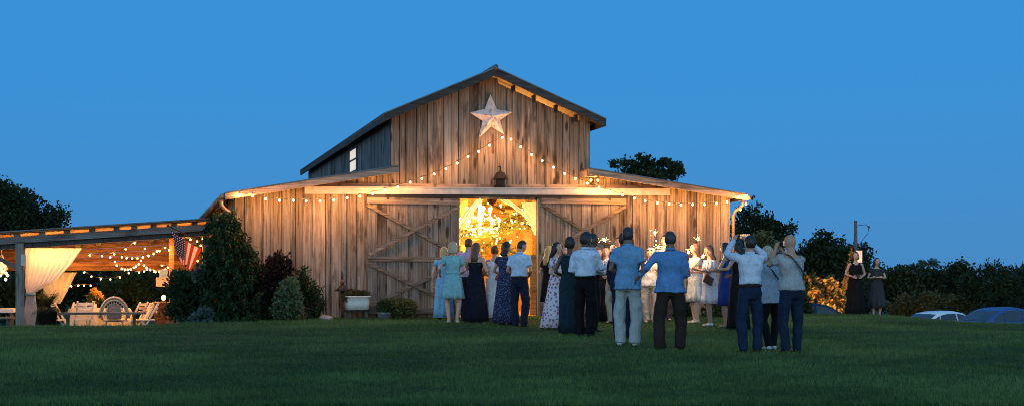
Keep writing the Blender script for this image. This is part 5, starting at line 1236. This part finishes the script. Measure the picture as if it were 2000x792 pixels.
Mi = TM[t.name].inverted(); link('leaf_heads', np_mesh('leaf_heads', np.array([tuple(Mi@v) for v in V]), 4, rng.random(len(V)//4)), M['leaf_far'], t)
tree('bush', 'olive tinted bush left of the white car', 'bush', gb(1790, 55), [lob(1775, 590, 24, 55, 18), lob(1800, 585, 30, 55, 16), lob(1760, 605, 22, 55, 16), lob(1825, 592, 26, 55, 16), lob(1790, 615, 40, 55, 20)], 3600, .12, M['leaf_olive'], 'bushes at the field edge', .04, clump=.09, asp=.4)
tree('bush', 'olive tinted bush behind the white car roof', 'bush', gb(1860, 56), [lob(1850, 595, 30, 56, 16), lob(1880, 600, 24, 56, 12), lob(1860, 618, 40, 56, 20)], 2200, .12, M['leaf_olive'], 'bushes at the field edge', .04, clump=.09, asp=.4)
# golden lit bush with its garden light
d = 46
tree('bush', 'bush lit bright orange behind the dark car', 'bush', gb(1605, d), [lob(1585, 560, 18, d, 22), lob(1600, 580, 28, d, 22), lob(1618, 570, 20, d, 20), lob(1634, 590, 18, d, 22), lob(1578, 590, 20, d, 22), lob(1600, 612, 40, d, 16), lob(1620, 553, 8, d, 8), lob(1642, 608, 12, d, 16)], 2300, .15, M['leaf_gold'], None, .03, clump=.07, asp=.45)
tree('bush', 'small green bush between the bald man and the dark car', 'bush', gb(1568, 33), [lob(1568, 592, 14, 33, 22), lob(1572, 608, 16, 33, 12)], 700, .09, M['leaf_mid'], None, .02, asp=.4)
p = at(1655, 612, 44.2); g0 = ground_z(p.x, p.y); gl = thing('garden_light', 'small bullet garden light aimed up at the orange bush', 'light', (p.x, p.y, g0), 0)
mb = MB(); mb.tube([(0, 0, -.05), (0, 0, .25)], .015, 6); mb.tube([(0, -.05, .25), (0, .1, .3)], .05, 10); mb.build('housing', M['iron'], gl, True, False)
mb = MB(); mb.ell((0, .115, .305), .04, .012, .04); mb.build('lens', M['bulb_soft'], gl, True, False)
point_light((p.x-.35, p.y+.3, g0+.9), 130, (1, .46, .12), .08); point_light((p.x-1.0, p.y+.35, g0+1.15), 150, (1, .46, .12), .08)
# utility pole, its sign, guy wire with lit vine, service wires
d = 46; top = at(1671, 430, d); g0 = ground_z(top.x, d)
up = thing('utility_pole', 'wooden utility pole behind the woman in the black gown', 'pole', (top.x, d, g0), 0)
mb = MB(); mb.tube([(top.x+.05, d, g0-.2), top], [.085, .06], 10); mb.build('pole', M['pav_post'], up, True)
a = at(1674, 440, d); mb = MB(); mb.tube([a, at(1690, 438, d), at(1697, 443, d)], .012, 5); mb.tube([at(1697, 443, d), at(1695, 455, d), at(1683, 470, d), at(1676, 480, d)], .010, 5); mb.ell(at(1697, 443, d), .04, .04, .05); mb.build('bracket', M['iron'], up, True)
a = at(1678, 500, d-.15); mb = MB(); mb.beam(a-Vector((0, 0, .22)), a+Vector((0, 0, .22)), .22, .03); mb.build('notice_board', M['white_paint'], up)
gw = thing('guy_wire', 'guy wire hung with glowing orange vine beside the pole', 'guy wire', at(1646, 560, 44), 0)
A_, B_ = at(1645, 575, 44), at(1663, 492, 44); mb = MB(); mb.tube([A_, B_, B_+(B_-A_)*.45], .012, 5); mb.build('wire', M['iron'], gw)
leaves('foliage', [(A_.lerp(B_, u), (w_, w_, .18)) for u, w_ in ((.1, .09), (.25, .09), (.4, .06), (.55, .045), (.7, .035), (.85, .03), (.97, .03))], 700, .06, M['leaf_gold'], gw, .6)
point_light(A_.lerp(B_, .35)+Vector((-.12, -.6, -.1)), 6, (1, .5, .14), .05); point_light(B_+Vector((.25, -.5, .0)), 4, (1, .5, .14), .05)

# ================================================================ cars
M['glass'] = plain('glass', (.02, .025, .035), .1, .0, .05, 1.)
M['tyre'] = plain('tyre', (.015, .015, .015), .85); M['rim'] = plain('rim', (.4, .4, .42), .35, .8)
M['tail'] = plain('tail', (.32, .02, .015), .3); M['headlamp'] = plain('headlamp', (.6, .6, .58), .2)
def paint(name, col): 
    t = NT(name); t.set('Base Color', col+(1,)); t.set('Roughness', .42); t.set('Specular IOR Level', .4); return t.m
def car(px, py_roof, d, rz, col, label, H=1.45):
    """sedan, nose along +x"""
    z0 = CZ+(HY-py_roof)/F*d-H; x = (px-HX)/F*d
    c = thing('parked_car', label, 'car', (x, d, z0), R(rz), 'cars parked below the crest of the lawn'); P = paint('car_paint', col) if max(col) > .05 else plain('car_paint', col, .75, 0, .05)
    st = [(-2.3, .62, .78, .62), (-2.25, .45, .92, .74), (-1.9, .32, .97, .82), (-1.2, .30, .96, .86), (0, .28, .95, .88), (1.0, .30, .93, .87), (1.7, .32, .86, .83), (2.15, .36, .74, .74), (2.3, .5, .62, .6)]
    rings = []
    for x_, lo, hi, w in st:
        rings.append([Vector((x_, s*w*k, z)) for s, k, z in ((-1, .86, lo), (-1, 1, lerp(lo, hi, .25)), (-1, 1, lerp(lo, hi, .65)), (-1, .93, hi), (-1, .4, hi+.02), (1, .4, hi+.02), (1, .93, hi), (1, 1, lerp(lo, hi, .65)), (1, 1, lerp(lo, hi, .25)), (1, .86, lo))])
    mb = MB(); mb.loft(rings); mb.build('body', P, c, True, False)
    gh = [(-1.85, .95, .70, .62), (-1.55, 1.10, .72, .60), (-1.0, 1.36, .72, .585), (-.5, 1.44, .72, .57), (.1, 1.45, .73, .57), (.5, 1.38, .73, .58), (.95, 1.12, .74, .64), (1.25, .93, .74, .68)]
    rings = []
    for x_, hz, wb, wt in gh:
        zb = .93; f = (hz-zb)/.5; w2 = lerp(wb, wt, f)
        rings.append([Vector((x_, s*w, z)) for s, w, z in ((-1, wb+.02, zb-.04), (-1, lerp(wb, w2, .6), lerp(zb, hz, .6)), (-1, w2*.93, hz), (-1, w2*.4, hz+.025*f), (1, w2*.4, hz+.025*f), (1, w2*.93, hz), (1, lerp(wb, w2, .6), lerp(zb, hz, .6)), (1, wb+.02, zb-.04))])
    mb = MB(); mb.loft(rings); mb.build('roof', P, c, True, False)
    def gz_(x_): return float(np.interp(x_, [q[0] for q in gh], [q[1] for q in gh]))
    def wz(x_, z): wb = float(np.interp(x_, [q[0] for q in gh], [q[2] for q in gh])); wt = float(np.interp(x_, [q[0] for q in gh], [q[3] for q in gh])); return lerp(wb, wt, (z-.93)/.5)
    for s in (-1, 1):
        for xa, xb, nm in ((-1.45, -.95, 'quarter_window'), (-.88, .02, 'side_window'), (.10, .86, 'side_window')):
            mb = MB(); xs = [xa+(xb-xa)*k/6 for k in range(7)]; vs = []
            for x_ in xs:
                zt_ = gz_(x_)-.075; zb = .97
                for z in (zb, max(zb+.01, lerp(zb, zt_, .55)), max(zb+.02, zt_)): vs.append((x_, s*(wz(x_, z)+.012), z))
            mb.add(vs, [(k*3+j, k*3+j+1, k*3+4+j, k*3+3+j) for k in range(6) for j in range(2)]); mb.build(nm, M['glass'], c, True, False)
    for xs, nm in (([-1.8, -1.55, -1.28, -1.05], 'rear_window'), ([.53, .75, .95, 1.18], 'windscreen')):
        mb = MB(); vs = []
        for x_ in xs:
            z = gz_(x_); w = wz(x_, z)*.9
            for k in (-1, -.4, .4, 1): vs.append((x_, w*k, z+(.028 if abs(k) < 1 else .010)))
        mb.add(vs, [(i*4+j, i*4+j+1, i*4+5+j, i*4+4+j) for i in range(3) for j in range(3)]); mb.build(nm, M['glass'], c, True, False)
    for x_ in (-1.42, 1.38):
        for s in (-1, 1):
            mb = MB(); mb.tube([(x_, s*.70, .32), (x_, s*.885, .32)], .32, 20); w = mb.build('wheel', M['tyre'], c, True, False)
            mb = MB(); mb.tube([(x_, s*.88, .32), (x_, s*.892, .32)], .2, 14); mb.build('rim', M['rim'], w, False, False)
    for s in (-1, 1):
        mb = MB(); mb.ell((-2.2, s*.58, .78), .1, .2, .07); mb.build('tail_light', M['tail'], c, True, False)
        mb = MB(); mb.ell((2.12, s*.56, .64), .14, .16, .07); mb.build('headlight', M['headlamp'], c, True, False)
        mb = MB(); mb.ell((.82, s*.93, 1.0), .07, .1, .06); mb.build('mirror', P, c, True, False)
car(1842, 607, 50, 30, (.72, .74, .76), 'white sedan with only its roof above the lawn crest')
car(1962, 600, 46, 30, (.035, .085, .24), 'blue sedan at the right edge beside the white one')
car(1577, 588, 41, 4, (.008, .016, .045), 'dark blue car half hidden behind the orange bush', 1.5)
# ================================================================ light, sky, camera
w = bpy.data.worlds.new('World'); SC.world = w; w.use_nodes = True
nt = w.node_tree; bg = nt.nodes['Background']
tc = nt.nodes.new('ShaderNodeTexCoord'); sp = nt.nodes.new('ShaderNodeSeparateXYZ'); nt.links.new(tc.outputs['Generated'], sp.inputs[0])
def wramp(src, stops):
    r = nt.nodes.new('ShaderNodeValToRGB'); nt.links.new(src, r.inputs[0]); e = r.color_ramp.elements
    while len(e) < len(stops): e.new(.5)
    for q, (p, c) in zip(e, stops): q.position = p; q.color = tuple(c)+(1,)
    return r.outputs[0]
SKY_UP = [(0, (.062, .265, .57)), (.06, (.047, .27, .63)), (.14, (.038, .285, .69)), (.24, (.034, .285, .705)), (.6, (.05, .26, .62)), (1, (.06, .24, .55))]
up_ = wramp(sp.outputs[2], SKY_UP)
AFTER = [(0, (1.2, 1.4, 1.5)), (.12, (1.0, 1.42, 1.8)), (.35, (.5, 1.0, 1.5)), (.8, (.15, .45, .85)), (1, (.06, .24, .55))]
back = wramp(sp.outputs[2], AFTER)
ng = nt.nodes.new('ShaderNodeMath'); ng.operation = 'MULTIPLY_ADD'; nt.links.new(sp.outputs[1], ng.inputs[0]); ng.inputs[1].default_value = -.9; ng.inputs[2].default_value = .25; ng.use_clamp = True
mx = nt.nodes.new('ShaderNodeMix'); mx.data_type = 'RGBA'; nt.links.new(ng.outputs[0], mx.inputs[0]); nt.links.new(up_, mx.inputs[6]); nt.links.new(back, mx.inputs[7])
sk = nt.nodes.new('ShaderNodeTexSky'); sk.sky_type = 'NISHITA'; sk.sun_disc = False; sk.sun_elevation = R(1.5); sk.sun_rotation = R(190)
ad = nt.nodes.new('ShaderNodeMix'); ad.data_type = 'RGBA'; ad.blend_type = 'ADD'; ad.inputs[0].default_value = .006
nt.links.new(mx.outputs[2], ad.inputs[6]); nt.links.new(sk.outputs[0], ad.inputs[7])
nt.links.new(ad.outputs[2], bg.inputs[0]); bg.inputs[1].default_value = .96
sl = bpy.data.lights.new('afterglow', 'SUN'); sl.energy = .12; sl.angle = R(25); sl.color = (1, .86, .76)
so = bpy.data.objects.new('afterglow', sl); so.rotation_euler = (R(78), 0, R(-10)); COL.objects.link(so)
cam = bpy.data.cameras.new('camera'); co = bpy.data.objects.new('camera', cam); COL.objects.link(co)
co.location = (0, 0, CZ); co.rotation_euler = (R(90), 0, 0)
cam.sensor_width = 36; cam.lens = 36*F/2000; cam.shift_y = (HY-396)/2000; cam.clip_end = 3000; cam.clip_start = .05
SC.camera = co
SC.view_settings.view_transform = 'Standard'; SC.view_settings.look = 'None'; SC.view_settings.exposure = 0; SC.view_settings.gamma = 1
SC.render.engine = 'CYCLES'; SC.cycles.use_denoising = True; SC.cycles.max_bounces = 6; SC.cycles.diffuse_bounces = 3; SC.cycles.glossy_bounces = 2
SC.cycles.transmission_bounces = 2; SC.cycles.transparent_max_bounces = 4; SC.cycles.sample_clamp_indirect = 4; SC.cycles.caustics_reflective = False; SC.cycles.caustics_refractive = False
SC.cycles.filter_width = 1.0
